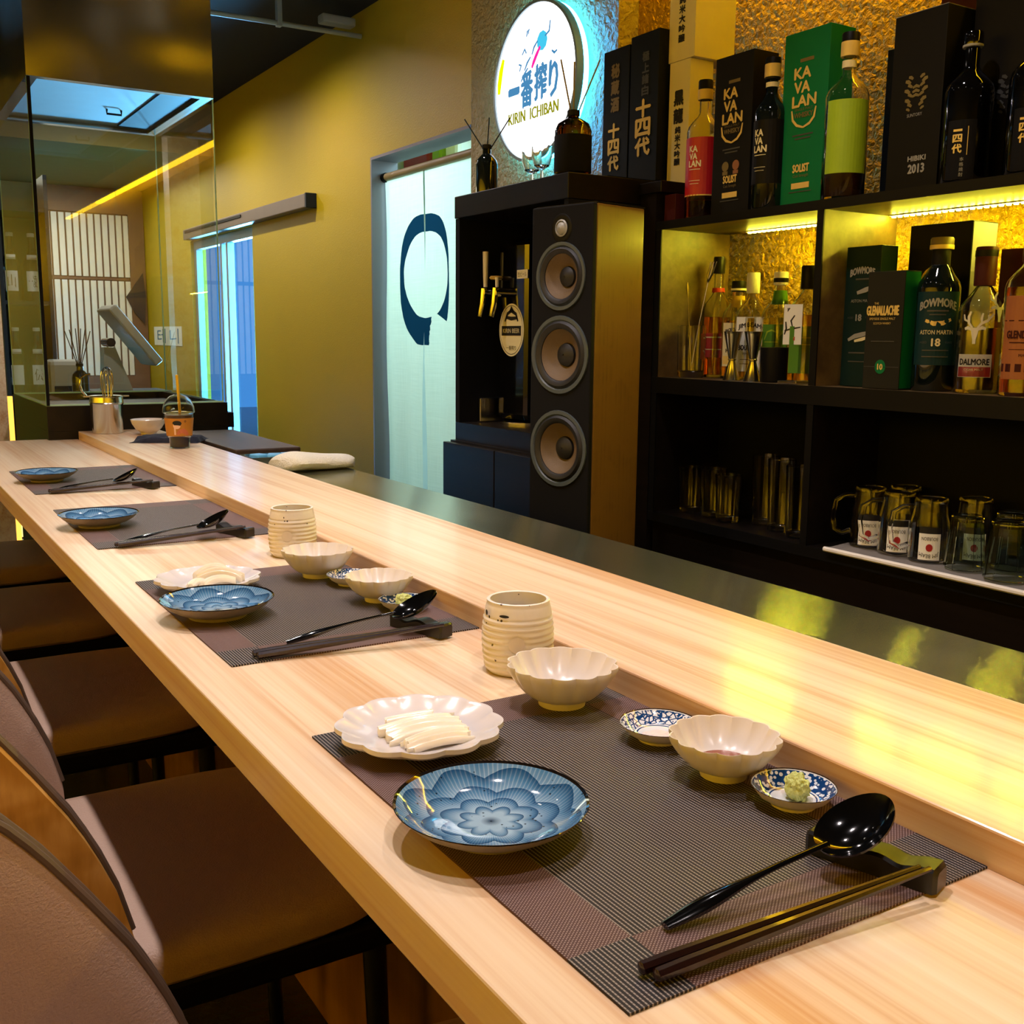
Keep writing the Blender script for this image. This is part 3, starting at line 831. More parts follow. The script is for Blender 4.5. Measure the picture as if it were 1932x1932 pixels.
def spoon(loc, rz, label):
    """local +x runs from the handle end to the bowl tip; origin on the mat below the handle end"""
    t = thing('soup_spoon', label, 'spoon', loc, rz, 'black lacquered spoons')
    pts = []; rad = []
    for k in range(19):
        u = k / 18; x = 0.004 + 0.128 * u
        z = 0.0028 + 0.0215 * (u ** 1.25) + 0.004 * math.sin(PI * u) * (u > 0.0)
        pts.append((x, 0, z)); rad.append(0.0024 + 0.0042 * math.exp(-((u - 0.22) / 0.22) ** 2) + 0.0004 * u)
    MB().tube(pts, rad, 10, flat=0.55).build('handle', 'black_gloss', t)
    A, B, D = 0.0300, 0.0215, 0.0100
    cx, cz, pit = 0.156, 0.0330, math.radians(27)
    def surf(off):
        out = []
        for i in range(13):
            q = i / 12
            for k in range(36):
                a = 2 * PI * k / 36
                ex = 1.0 + 0.10 * math.cos(a)
                x = A * q * math.cos(a); y = B * q * math.sin(a) * (1.06 - 0.10 * math.cos(a))
                z = -D * (1 - q ** 2.2) + off
                out.append((cx + x * math.cos(pit) - z * math.sin(pit), y, cz + x * math.sin(pit) + z * math.cos(pit)))
        return out
    va = surf(0.0); vb = surf(-0.0016); n = 36; f = []
    for i in range(12):
        for k in range(n):
            k2 = (k + 1) % n
            f.append((i * n + k, (i + 1) * n + k, (i + 1) * n + k2, i * n + k2))
            o = 13 * n; f.append((o + i * n + k, o + i * n + k2, o + (i + 1) * n + k2, o + (i + 1) * n + k))
    for k in range(n):
        k2 = (k + 1) % n; f.append((12 * n + k, 13 * n + 12 * n + k, 13 * n + 12 * n + k2, 12 * n + k2))
    MB().add(va + vb, f, True).build('spoon_bowl', 'black_gloss', t)
    return t
def chopstick(p0, p1, label):
    a = Vector(p0); b = Vector(p1); L = (b - a).length; d = (b - a)
    t = MB()
    n = 10
    pts = [(L * k / n, 0, 0) for k in range(n + 1)]
    rad = [0.0046 - 0.0028 * k / n for k in range(n + 1)]; rad[0] = 0.0040
    t.tube([(-0.0012, 0, 0)] + pts, [0.0022] + rad, 8)
    o = t.build('chopstick', 'chop')
    o.location = a
    o.rotation_euler = d.to_track_quat('X', 'Z').to_euler()
    return tag(o, label, 'chopstick', 'dark chopsticks on the mats')
CUT = [((0.376, 0.437), (0.560, 0.427), (0.547, 0.424), (0.343, 0.4035), (0.546, 0.3835)),
       ((0.386, 1.105), (0.569, 1.082), (0.547, 1.082), (0.346, 1.071), (0.551, 1.033)),
       ((0.347, 1.788), (0.560, 1.773), (0.545, 1.790), (0.345, 1.767), (0.551, 1.752)),
       ((0.345, 2.471), (0.567, 2.427), (0.548, 2.462), (0.345, 2.452), (0.555, 2.424))]
for i, (h, b, r, c0, c1) in enumerate(CUT):
    rz = math.atan2(b[1] - h[1], b[0] - h[0])
    spoon((h[0], h[1], MT + 0.0003), rz, 'black lacquered soup spoon, bowl raised on the rest, %s place setting' % SET[i])
    rr = math.atan2(0.082, -0.026) if i < 2 else math.atan2(0.06, -0.02)
    rest((r[0], r[1], MT), rr, 'black wooden cutlery rest of the %s place setting' % SET[i])
    dx = Vector((c1[0] - c0[0], c1[1] - c0[1], 0)).normalized(); nx = Vector((-dx.y, dx.x, 0)) * 0.0048
    za, zb = MT + 0.0050, MT + 0.0193
    chopstick((c0[0] - nx.x, c0[1] - nx.y, za), (c1[0] - nx.x * 0.5, c1[1] - nx.y * 0.5, zb), 'dark chopstick nearer the viewer of the pair, %s place setting' % SET[i])
    chopstick((c0[0] + nx.x - 0.004, c0[1] + nx.y, za), (c1[0] + nx.x * 0.5 - 0.004, c1[1] + nx.y * 0.5, zb), 'dark chopstick farther from the viewer of the pair, %s place setting' % SET[i])

# ================================================================== CHAIRS
def chair_meshes():
    W = 0.237; XE = 0.204
    tp = [(0.213, -0.312), (0.204, -0.278), (0.187, -0.212), (0.154, -0.142), (0.119, -0.088), (0.090, -0.046), (0.063, -0.014), (0.0, 0.035), (-0.1, 0.075), (-0.3, 0.09)]
    def ztop(x):
        for (a, za), (b, zb) in zip(tp, tp[1:]):
            if x >= b: return za + (zb - za) * (a - x) / (a - b) if x <= a else za
        return tp[-1][1]
    def plan(u, off):
        # u 0..1 : near wing end -> back -> far wing end
        s = 2 * u - 1
        w = W - off; ab = 0.225 - off
        Lw = XE + 0.01; La = PI * w / 2
        tot = 2 * Lw + 2 * La * 0.98; d = (u) * tot
        if d < Lw: return (XE - d, -w)
        if d > tot - Lw: return (XE - (tot - d), w)
        a = (d - Lw) / (tot - 2 * Lw) * PI
        return (-0.01 - ab * math.sin(a), -w * math.cos(a))
    def wall(off, zo):
        def f(u, v):
            x, y = plan(u, off)
            zt = max(ztop(x) + zo, -0.335)
            z = -0.345 + (zt + 0.345) * v
            return (x, y, z)
        return f
    def inward(th):
        def g(u, v):
            x, y = plan(u, 0.0); x2, y2 = plan(u, th)
            return Vector((x2 - x, y2 - y, 0))
        return g
    sh = MB(); sh.slab(wall(0.0, 0.0), 81, 9, inward(0.011))
    pad = MB(); pad.slab(wall(0.0112, 0.004), 81, 9, lambda u, v: Vector((plan(u, 0.0112 + 0.030 * (1 - 0.5 * v ** 6))[0] - plan(u, 0.0112)[0], plan(u, 0.0112 + 0.030 * (1 - 0.5 * v ** 6))[1] - plan(u, 0.0112)[1], 0)))
    pipe = MB()
    for off, zo in ((0.0125, 0.007), (0.0265, 0.007)):
        pts = []
        for k in range(81):
            x, y = plan(k / 80, off); pts.append((x, y, max(ztop(x), -0.335) + zo))
        pipe.tube(pts, 0.0038, 8)
    # seat cushion
    def seat(z0, z1, x0, x1, hw, bulge, rr):
        mb = MB()
        b = bmesh.new(); bmesh.ops.create_grid(b, x_segments=24, y_segments=24, size=1)
        n = 25
        top = []; 
        cx, hx = (x0 + x1) / 2, (x1 - x0) / 2
        rings = []
        K = 64
        for (q, z) in ((0.2, z1 + bulge), (0.6, z1 + bulge * 0.8), (0.88, z1 + bulge * 0.35), (0.955, z1 - 0.002), (0.99, z1 - 0.010), (1.0, z1 - 0.022), (0.995, z0 + 0.006), (0.97, z0)):
            ring = []
            for k in range(K):
                a = 2 * PI * k / K; c, s_ = math.cos(a), math.sin(a)
                e = 6.0
                r = (abs(c) ** e + abs(s_) ** e) ** (-1 / e)
                ring.append((cx + hx * q * r * c, hw * q * r * s_, z))
            rings.append(ring)
        b.free()
        v = [p for r in rings for p in r]; f = []
        for i in range(len(rings) - 1):
            for k in range(K):
                k2 = (k + 1) % K; f.append((i * K + k, i * K + k2, (i + 1) * K + k2, (i + 1) * K + k))
        f.append(tuple(range(K))); f.append(tuple(reversed(range((len(rings) - 1) * K, len(rings) * K))))
        return mb.add(v, f, True)
    st = seat(-0.348, -0.302, -0.19, 0.54, 0.232, 0.004, 0.03)
    # the cushion tucks inside the shell: narrow its rear half
    st.v = [(x, y * (1.0 if x > 0.198 else 0.825 if x < 0.16 else 0.825 + 0.175 * (x - 0.16) / 0.038), z) for x, y, z in st.v]
    fr = MB(); fr.box(-0.17, 0.53, -0.225, 0.225, -0.385, -0.3485, 0.006)
    legs = [MB().tube([(x, y, -0.386), (x + dx, y + dy, FLOOR + 0.004)], [0.015, 0.0115], 14) for x, y, dx, dy in ((0.49, -0.200, 0.01, -0.008), (0.49, 0.200, 0.01, 0.008), (-0.13, -0.190, -0.05, -0.01), (-0.13, 0.190, -0.05, 0.01))]
    feet = [MB().lathe([(0.0125, 0.0), (0.0125, 0.0035)], 12, x + dx, y + dy, FLOOR + 0.0002) for x, y, dx, dy in ((0.49, -0.200, 0.01, -0.008), (0.49, 0.200, 0.01, 0.008), (-0.13, -0.190, -0.05, -0.01), (-0.13, 0.190, -0.05, 0.01))]
    return sh, pad, pipe, st, fr, legs, feet
CH = [(0.600, 'nearest tan leather chair, its backrest in the lower left corner'), (1.300, 'second tan leather chair from the viewer, seat half under the bar'),
      (2.030, 'third tan leather chair from the viewer, tucked under the bar'), (2.715, 'fourth leather chair from the viewer, dark seat under the bar'),
      (3.395, 'farthest leather chair at the end of the bar')]
proto = None
for y, l in CH:
    if proto is None:
        proto = thing('bar_chair', l, 'chair', (0, y, 0), 0, 'chairs along the bar')
        sh, pad, pipe, st, fr, legs, feet = chair_meshes()
        sh.build('backrest_shell', 'chair_wood', proto, label='honey plywood shell')
        pd = pad.build('backrest_pad', 'leather', proto); pipe.build('piping', 'piping', pd, label='double dark piping')
        st.build('seat', 'leather', proto); fr.build('seat_frame', 'black', proto)
        for a, b in zip(legs, feet):
            lg = a.build('leg', 'leg_metal', proto); b.build('foot_glide', 'rubber', lg)
    else:
        c = clone(proto); c.location = (0, y, 0); c['label'] = l

# ================================================================== HOOD, GLASS BOOTH, BASE
HX0, HX1, HY0, HY1 = 0.526, 1.106, 3.71, 4.53
t = thing('cooking_station', 'dark wooden base with a clear glass screen box at the end of the bar', 'cooking station', (0, 0, 0))
m = MB(); w = 0.03
m.box(HX0, 1.118, HY0, HY0 + w, 0.0285, 0.110); m.box(HX0, 1.118, HY1 - w, HY1, 0.0285, 0.110)
m.box(HX0, HX0 + w, HY0 + w, HY1 - w, 0.0285, 0.110); m.box(1.118 - w, 1.118, HY0 + w, HY1 - w, 0.0285, 0.110)
m.box(HX0, 1.118, HY0, HY1, 0.0005, 0.028)
m.build('base_frame', 'dark_wood', t)
MB().box(HX0 + w, 1.118 - w, HY0 + w, HY1 - w, 0.0285, 0.085).build('griddle', 'black', t)
MB().box(HX0, 1.118, 3.757, HY1, FLOOR, 0.0).build('base_cabinet', 'dark_wood', t)
MB().box(1.119, 1.145, HY0 + 0.02, HY1 - 0.02, 0.02, 0.072).build('side_rail', 'black', t)
g = 0.008
for nm, a in (('front', (HX0, HX1, HY0 + 0.004, HY0 + 0.004 + g)), ('back', (HX0, HX1, HY1 - 0.02, HY1 - 0.02 + g)), ('left', (HX0, HX0 + g, HY0 + 0.013, HY1 - 0.021)), ('right', (HX1 - g, HX1, HY0 + 0.013, HY1 - 0.021))):
    x0, x1, y0, y1 = a
    if nm in ('front', 'back'):
        f = MB().add([(x0, y0, 0.1105), (x1, y0, 0.1105), (x1, y0, 1.129), (x0, y0, 1.129)], [(0, 1, 2, 3)]).build('glass_pane', 'pane', t)
        e = MB(); e.box(x0, x1, y0 - 0.001, y0 + g, 0.1102, 0.1155); e.box(x0, x0 + 0.003, y0, y0 + g, 0.1156, 1.129); e.box(x1 - 0.003, x1, y0, y0 + g, 0.1156, 1.129)
        e.build('glass_edge', 'pane_edge', f)
    else:
        f = MB().add([(x0, y0, 0.1105), (x0, y1, 0.1105), (x0, y1, 1.129), (x0, y0, 1.129)], [(0, 1, 2, 3)]).build('glass_pane', 'pane', t)
        e = MB(); e.box(x0, x0 + g * 0.6, y0, y1, 0.1102, 0.1135); e.build('glass_edge', 'pane_edge', f)
MB().box(HX0 + 0.0005, HX0 + 0.010, HY0 - 0.002, HY0 + 0.0035, 0.112, 1.129).build('black_seal', 'black_matte', t, label='thin black vertical seal at the left front corner')

t = thing('extractor_hood', 'boxy stainless steel extractor hood hanging from the ceiling', 'hood', (0, 0, 0))
m = MB(); k = 0.004; Z0 = 1.131
m.box(HX0, HX1, HY0, HY0 + k, Z0, CEIL - 0.001); m.box(HX0, HX1, HY1 - k, HY1, Z0, CEIL - 0.001)
m.box(HX0, HX0 + k, HY0 + k, HY1 - k, Z0, CEIL - 0.001); m.box(HX1 - k, HX1, HY0 + k, HY1 - k, Z0, CEIL - 0.001)
m.build('casing', 'hood', t)
m = MB(); r = 0.035
m.box(HX0 + k, HX1 - k, HY0 + k, HY0 + r, Z0, Z0 + 0.006); m.box(HX0 + k, HX1 - k, HY1 - r, HY1 - k, Z0, Z0 + 0.006)
m.box(HX0 + k, HX0 + r, HY0 + r, HY1 - r, Z0, Z0 + 0.006); m.box(HX1 - r, HX1 - k, HY0 + r, HY1 - r, Z0, Z0 + 0.006)
m.build('gutter_rim', 'steel_plain', t)
MB().box(HX0 + k, HX1 - k, HY0 + k, HY1 - k, Z0 + 0.020, Z0 + 0.030).build('filter_plate', 'filter_metal', t)
m = MB(); m.box(0.955, HX1 - r - 0.004, HY0 + r + 0.01, HY1 - r - 0.01, Z0 + 0.013, Z0 + 0.0195); m.build('duct_panel', 'pos_dark', t)
m = MB(); m.tube([(0.86, 4.2, Z0 + 0.0195), (0.86, 4.2, Z0 + 0.004), (0.91, 4.2, Z0 + 0.004), (0.91, 4.2, Z0 + 0.0195)], 0.004, 8); m.build('pull_handle', 'pos_dark', t)

t = thing('conduit_pipe', 'grey conduit pipe below the black ceiling, running to the yellow wall', 'pipe', (0, 0, 0))
MB().tube([(HX1 + 0.002, 4.40, 1.598), (1.50, 4.40, 1.603), (1.955, 4.40, 1.606)], 0.010, 12).build('tube', 'pipe', t)
MB().box(1.582, 1.602, 4.385, 4.415, 1.590, CEIL - 0.001, 0.002).build('hanger', 'pipe', t)
MB().box(1.77, 1.92, 4.37, 4.43, 1.632, 1.668, 0.008).build('junction_box', 'pipe', t)

# ================================================================== ITEMS AT THE FAR END OF THE BAR
t = thing('ice_bucket', 'small stainless steel bucket with handle holding a whisk', 'bucket', (0.690, 3.60, 0.0272))
MB().lathe([(0.001, 0.0005), (0.046, 0.0005), (0.047, 0.003), (0.051, 0.098), (0.0525, 0.100), (0.0505, 0.116), (0.055, 0.118), (0.055, 0.120), (0.049, 0.119), (0.0495, 0.10), (0.0455, 0.006), (0.001, 0.004)], 40, cap=False).build('body', 'steel_plain', t)
MB().lathe([(0.0515, 0.094), (0.0535, 0.097), (0.0515, 0.100)], 40, cap=False).build('bead', 'steel_plain', t)
m = MB()
m.box(-0.070, -0.050, -0.008, 0.008, 0.1165, 0.1205); m.box(0.050, 0.070, -0.008, 0.008, 0.1165, 0.1205); m.build('lug', 'steel_plain', t)
pts = [(-0.058, 0, 0.121), (-0.066, 0, 0.14), (-0.066, 0.0, 0.175), (-0.055, 0, 0.195), (-0.02, 0, 0.200), (0.02, 0, 0.200), (0.05, 0, 0.193)]
MB().tube([(-0.060, 0, 0.121), (-0.072, 0, 0.135), (-0.078, 0, 0.155), (-0.074, 0, 0.178), (-0.06, 0, 0.188), (-0.045, 0, 0.190)], 0.0035, 8).build('handle', 'chrome', t)
t = thing('whisk', 'steel wire whisk standing head up in the steel bucket', 'whisk', (0.695, 3.60, 0.0345))
for k in range(5):
    a = PI * k / 5; pts = []
    for i in range(17):
        q = i / 16; s_ = math.sin(PI * q); x = math.cos(PI * q) * 0.030 * (0.45 + 0.55 * s_)
        pts.append((x * math.cos(a), x * math.sin(a), 0.10 + 0.105 * s_ ** 0.8))
    MB().tube(pts, 0.0013, 6).build('wire_loop', 'chrome', t)
MB().lathe([(0.008, 0.0), (0.009, 0.06), (0.012, 0.10), (0.004, 0.104)], 14).build('grip', 'steel_plain', t)

t = thing('white_bowl', 'small plain white bowl near the steel bucket at the bar end', 'bowl', (0.795, 3.50, 0.0272))
MB().lathe([(0.001, 0.0005), (0.024, 0.0005), (0.025, 0.006), (0.040, 0.018), (0.050, 0.034), (0.054, 0.048), (0.052, 0.0485), (0.047, 0.034), (0.037, 0.020), (0.02, 0.010), (0.001, 0.009)], 40, cap=False).build('body', 'ceramic_white', t)
t = thing('teaspoon', 'dull metal spoon leaning in the small white bowl', 'spoon', (0.82, 3.49, 0.055))
MB().tube([(-0.012, 0, -0.014), (0.01, 0, 0.008), (0.022, 0, 0.020)], [0.003, 0.0035, 0.004], 8).build('handle', 'steel_plain', t)
MB().tube([(0.021, 0, 0.019), (0.030, 0, 0.028), (0.042, 0, 0.040), (0.052, 0, 0.050), (0.056, 0, 0.054)], [0.005, 0.011, 0.013, 0.010, 0.003], 10, flat=0.35).build('spoon_bowl', 'steel_plain', t)

def crumple(loc, sx, sy, h, seed, name, label, cat, mat, nx=22, ny=22, rz=0.0, edge=0.35):
    from mathutils import noise as mn
    def top(u, v):
        x, y = (u - 0.5) * 2, (v - 0.5) * 2
        e = max(0.0, 1 - (abs(x) ** 5 + abs(y) ** 5)) ** 0.35
        wob = 1 + 0.10 * mn.noise(Vector((u * 3, v * 3, seed + 4)))
        z = h * e * (0.72 + 0.55 * mn.noise(Vector((u * 2.2, v * 3.6, seed))) + 0.25 * mn.noise(Vector((u * 7, v * 7, seed))))
        return (x * sx / 2 * wob, y * sy / 2 * wob, 0.0012 + max(z, 0.0))
    o = MB().slab(top, nx, ny, lambda u, v: Vector((0, 0, -max(0.0007, top(u, v)[2] - 0.0004)))).build(name, mat, None, loc, rz)
    return tag(o, label, cat)
crumple((0.80, 3.25, 0.0272), 0.20, 0.15, 0.020, 2.2, 'navy_napkin', 'crumpled dark navy cloth lying behind the iced coffee', 'cloth', 'navy_cloth', rz=-0.5)

t = thing('iced_coffee_cup', 'clear dome-lidded plastic cup of iced coffee with orange sleeve and yellow straw', 'drink', (0.773, 3.03, 0.0272))
MB().lathe([(0.001, 0.0008), (0.0255, 0.0008), (0.027, 0.004), (0.029, 0.030), (0.034, 0.034), (0.0405, 0.098), (0.0425, 0.100), (0.0415, 0.102), (0.0395, 0.098), (0.033, 0.036), (0.028, 0.031), (0.0262, 0.004), (0.001, 0.003)], 40, cap=False).build('cup', 'plastic_clear', t)
MB().lathe([(0.001, 0.0038), (0.0258, 0.0042), (0.0276, 0.0312), (0.0325, 0.036), (0.0380, 0.084), (0.001, 0.084)], 40, cap=False).build('coffee', 'coffee', t)
MB().lathe([(0.001, 0.0845), (0.0381, 0.0845), (0.0390, 0.094), (0.001, 0.094)], 40, cap=False).build('foam', 'coffee_light', t)
sl = MB().lathe([(0.0346, 0.036), (0.0350, 0.036), (0.0402, 0.086), (0.0398, 0.086)], 40, cap=False).build('sleeve', 'orange_print', t, label='orange printed paper sleeve')
a0 = math.radians(256)
def on_sleeve(mb, V, F, z, da=0.0, lift=0.0004):
    for (a, b) in V: pass
    vv = []
    for a, b in V:
        zz = z + b; r = 0.0350 + (zz - 0.036) / 0.05 * 0.0052 + lift
        an = a0 + da + a / 0.0375
        vv.append((r * math.cos(an), r * math.sin(an), zz))
    mb.add(vv, F)
m = MB(); on_sleeve(m, *disc2(0.010, 0.009, 16), 0.0655, -0.18); on_sleeve(m, *rect2(0.005, 0.020, 2), 0.050, -0.33); m.build('printed_face', 'tan', sl)
m = MB(); on_sleeve(m, *disc2(0.0115, 0.0065, 16), 0.0735, -0.16, 0.0008); on_sleeve(m, *stroke2([(-0.011, 0.004), (-0.006, -0.001), (0.0, 0.0), (0.008, -0.002), (0.0115, 0.003)], 0.006), 0.0705, -0.16, 0.0009); m.build('printed_hair', 'ink', sl)
m = MB(); on_sleeve(m, *stroke2([(-0.010, -0.006), (-0.002, 0.003), (0.008, 0.004), (0.016, -0.002), (0.022, -0.008)], 0.014), 0.047, 0.10, 0.0006); m.build('printed_shirt', 'clay_print', sl)
m = MB(); on_sleeve(m, *disc2(0.0028, 0.0028, 14, 0.6), 0.078, 0.42, 0.0006); m.build('printed_badge', 'ink', sl)
MB().lathe([(0.0440, 0.1005), (0.0445, 0.104), (0.0425, 0.118), (0.036, 0.134), (0.024, 0.146), (0.010, 0.151), (0.0095, 0.1505), (0.0235, 0.1455), (0.0353, 0.1335), (0.0418, 0.1178), (0.0437, 0.104), (0.0432, 0.1007)], 40, cap=False).build('dome_lid', 'plastic_clear', t)
MB().tube([(0.004, 0.0, 0.085), (0.002, -0.001, 0.13), (-0.002, -0.004, 0.206)], 0.0040, 10).build('straw', 'straw', t)

o = MB().box(0.893, 1.085, 2.905, 3.55, 0.0005, 0.028, 0.004).build('cutting_board', 'board_wood'); tag(o, 'thick dark brown cutting board on the steel worktop', 'cutting board')
t = thing('utensil_tray', 'shallow steel tray of blue packets between cutting board and towel', 'tray', (0.985, 2.83, 0.0005))
m = MB(); m.box(-0.085, 0.095, -0.05, 0.06, 0.0, 0.003); m.box(-0.085, -0.082, -0.05, 0.06, 0.003, 0.016); m.box(0.092, 0.095, -0.05, 0.06, 0.003, 0.016); m.box(-0.082, 0.092, -0.05, -0.047, 0.003, 0.016); m.box(-0.082, 0.092, 0.057, 0.06, 0.003, 0.016)
m.build('pan', 'steel_plain', t)
for k, (x, y, r) in enumerate([(0.945, 2.86, 0.3), (0.985, 2.85, -0.4), (1.03, 2.855, 0.1)]):
    o = MB().box(-0.018, 0.018, -0.022, 0.022, 0.0, 0.014, 0.004).build('sauce_packet', 'blue_plastic', None, (x, y, 0.0042), r); tag(o, ('left', 'middle', 'right')[k] + ' small pale blue packet in the steel tray beside the board', 'packet', 'blue packets in the tray')
# rolled white towel with soft folds
def towel():
    from mathutils import noise as mn
    def f(u, v):
        a = 2 * PI * v
        L = 0.215
        x = (u - 0.5) * L
        e = 1 - 0.35 * (abs(2 * u - 1)) ** 8
        ry, rz = 0.058 * e * (1 + 0.12 * math.sin(5 * u)), 0.021 * e * (1 + 0.15 * math.sin(4 * u + 1))
        d = 1 + 0.10 * mn.noise(Vector((u * 4, math.cos(a) * 1.5, math.sin(a) * 1.5)))
        return (x + 0.012 * math.cos(a) * (2 * u - 1), ry * d * math.cos(a) + 0.03 * (u - 0.5), max(0.0006, rz + rz * d * math.sin(a)))
    mb = MB(); mb.grid(f, 30, 25)
    n = 25
    mb.f.append(tuple(range(24))); mb.sm.append(False)
    mb.f.append(tuple(29 * n + k for k in range(24))); mb.sm.append(False)
    return mb
o = towel().build('folded_towel', 'towel', None, (1.012, 2.600, 0.0005), -0.12); tag(o, 'rolled white towel lying on the steel worktop', 'towel')

# ================================================================== FAR ROOM
t = thing('slat_screen', 'white vertical slat screen in a brown frame on the far wall', 'screen', (0, 8.49, 0))
m = MB(); m.box(0.9, 1.955, -0.03, 0.0, FLOOR + 0.001, 0.03); m.box(0.9, 1.955, -0.03, 0.0, 1.225, 1.405); m.box(1.84, 1.955, -0.03, 0.0, 0.03, 1.225); m.box(0.9, 1.20, -0.03, 0.0, 0.03, 1.225)
m.build('frame', 'brown_panel', t)
MB().box(1.20, 1.84, -0.012, -0.004, 0.03, 1.225).build('backing', 'brown_panel', t)
for k in range(13):
    x = 1.225 + k * 0.050
    for z0, z1 in ((0.035, 0.735), (0.765, 1.215)):
        MB().box(x - 0.0185, x + 0.0185, -0.030, -0.013, z0, z1).build('slat', 'slat_white', t)
MB().box(1.21, 1.83, -0.025, -0.013, 0.742, 0.758).build('rail', 'brown_panel', t)
m = MB(); m.add([(1.80, 8.45, 0.62), (1.93, 8.45, 0.80), (1.945, 8.45, 0.62), (1.93, 8.45, 0.42), (1.86, 8.45, 0.50)], [(0, 1, 2, 3, 4)])
m.add([(1.80, 8.44, 0.62), (1.93, 8.44, 0.80), (1.945, 8.44, 0.62), (1.93, 8.44, 0.42), (1.86, 8.44, 0.50)], [(4, 3, 2, 1, 0)])
m.f += [(0, 1, 6, 5), (1, 2, 7, 6), (2, 3, 8, 7), (3, 4, 9, 8), (4, 0, 5, 9)]; m.sm += [False] * 5
o = m.build('hanging_jacket', 'navy_cloth'); tag(o, 'dark blue jacket hanging beside the white slat screen', 'jacket')

t = thing('till_counter', 'dark counter beyond the glass box carrying the till', 'counter', (0, 0, 0))
MB().box(0.74, 1.42, 5.25, 5.95, FLOOR, 0.015).build('carcass', 'dark_wood', t)
MB().box(0.72, 1.44, 5.23, 5.97, 0.016, 0.042, 0.003).build('top', 'black', t)
t = thing('till_terminal', 'beige tilted till screen on a sloping stand behind the glass', 'till', (1.17, 5.62, 0.0425))
MB().box(-0.17, 0.20, -0.14, 0.16, 0.0, 0.022, 0.006).build('base', 'pos_dark', t)
MB().add([(-0.11, -0.05, 0.0225), (0.03, -0.05, 0.0225), (0.03, 0.05, 0.0225), (-0.11, 0.05, 0.0225), (-0.10, -0.045, 0.235), (-0.045, -0.045, 0.235), (-0.045, 0.045, 0.235), (-0.10, 0.045, 0.235)],
         [(0, 3, 2, 1), (4, 5, 6, 7), (0, 1, 5, 4), (1, 2, 6, 5), (2, 3, 7, 6), (3, 0, 4, 7)]).build('stand', 'pos_grey', t)
s = MB().box(-0.175, 0.175, -0.155, 0.155, -0.024, 0.024, 0.010).build('screen_housing', 'pos_grey', t, (0.035, 0.0, 0.295)); s.rotation_euler = (0, math.radians(52), 0)
MB().box(-0.155, 0.155, -0.135, 0.135, 0.0242, 0.026).build('display', 'pos_dark', s)
MB().tube([(-0.07, -0.075, 0.26), (-0.07, 0.075, 0.26)], 0.022, 12).build('hinge', 'chrome', t)
t = thing('receipt_printer', 'rounded beige receipt printer left of the till', 'printer', (0.885, 5.62, 0.0425))
MB().box(-0.08, 0.08, -0.09, 0.09, 0.0, 0.175, 0.025).build('body', 'pos_grey', t)
MB().box(-0.06, 0.06, -0.0925, -0.0903, 0.02, 0.05).build('paper_slot', 'pos_dark', t)
def diffuser(loc, scale, label, glassmat, sticks, stickmat, oil=None, prof=None):
    t = thing('reed_diffuser', label, 'diffuser', loc)
    s = scale
    body = prof or [(0.001, 0.0005), (0.031, 0.0005), (0.033, 0.003), (0.033, 0.085), (0.030, 0.098), (0.020, 0.110), (0.013, 0.116), (0.012, 0.130)]
    MB().lathe([(r * s, z * s) for r, z in body], 32, cap=True).build('bottle', glassmat, t)
    MB().lathe([(0.0135 * s, 0.1305 * s), (0.0145 * s, 0.1315 * s), (0.0145 * s, 0.142 * s), (0.0135 * s, 0.143 * s)], 20).build('collar', 'black', t)
    for k, (dx, dy, L) in enumerate(sticks):
        MB().tube([(dx * 0.05 * s, dy * 0.05 * s, 0.12 * s), (dx * s, dy * s, (0.143 + L) * s)], 0.0019 * s, 6).build('reed', stickmat, t)
    return t
diffuser((0.905, 5.30, 0.0425), 1.15, 'black reed diffuser standing in front of the till behind the glass', 'glass_smoke', [(-0.05, 0, 0.13), (-0.03, 0.01, 0.135), (-0.01, -0.01, 0.14), (0.012, 0, 0.14), (0.03, 0.01, 0.135), (0.048, 0, 0.13)], 'black')

# tan post and bottle cabinet left of the cooking station
t = thing('wooden_post', 'tan wooden post with a light strip at the left edge of the view', 'post', (0, 0, 0))
MB().box(0.50, 0.665, 6.0, 6.12, FLOOR, 1.405).build('shaft', 'counter', t)
MB().box(0.672, 0.694, 6.03, 6.06, FLOOR, 0.02).build('light_strip', emit('warm_strip', '#ffb84a', 2.0), t, label='glowing amber vertical strip')
t = thing('bottle_cabinet', 'dark open cabinet of white-capped bottles seen through the left glass', 'cabinet', (0, 0, 0))
m = MB(); m.box(0.72, 0.985, 6.85, 6.87, FLOOR, 1.2); m.box(0.72, 0.74, 6.45, 6.85, FLOOR, 1.2); m.box(0.965, 0.985, 6.45, 6.85, FLOOR, 1.2)
m.build('carcass', 'pos_dark', t)
for z in (-0.02, 0.50, 1.0): MB().box(0.741, 0.964, 6.46, 6.849, z, z + 0.02).build('shelf_board', 'pos_dark', t)
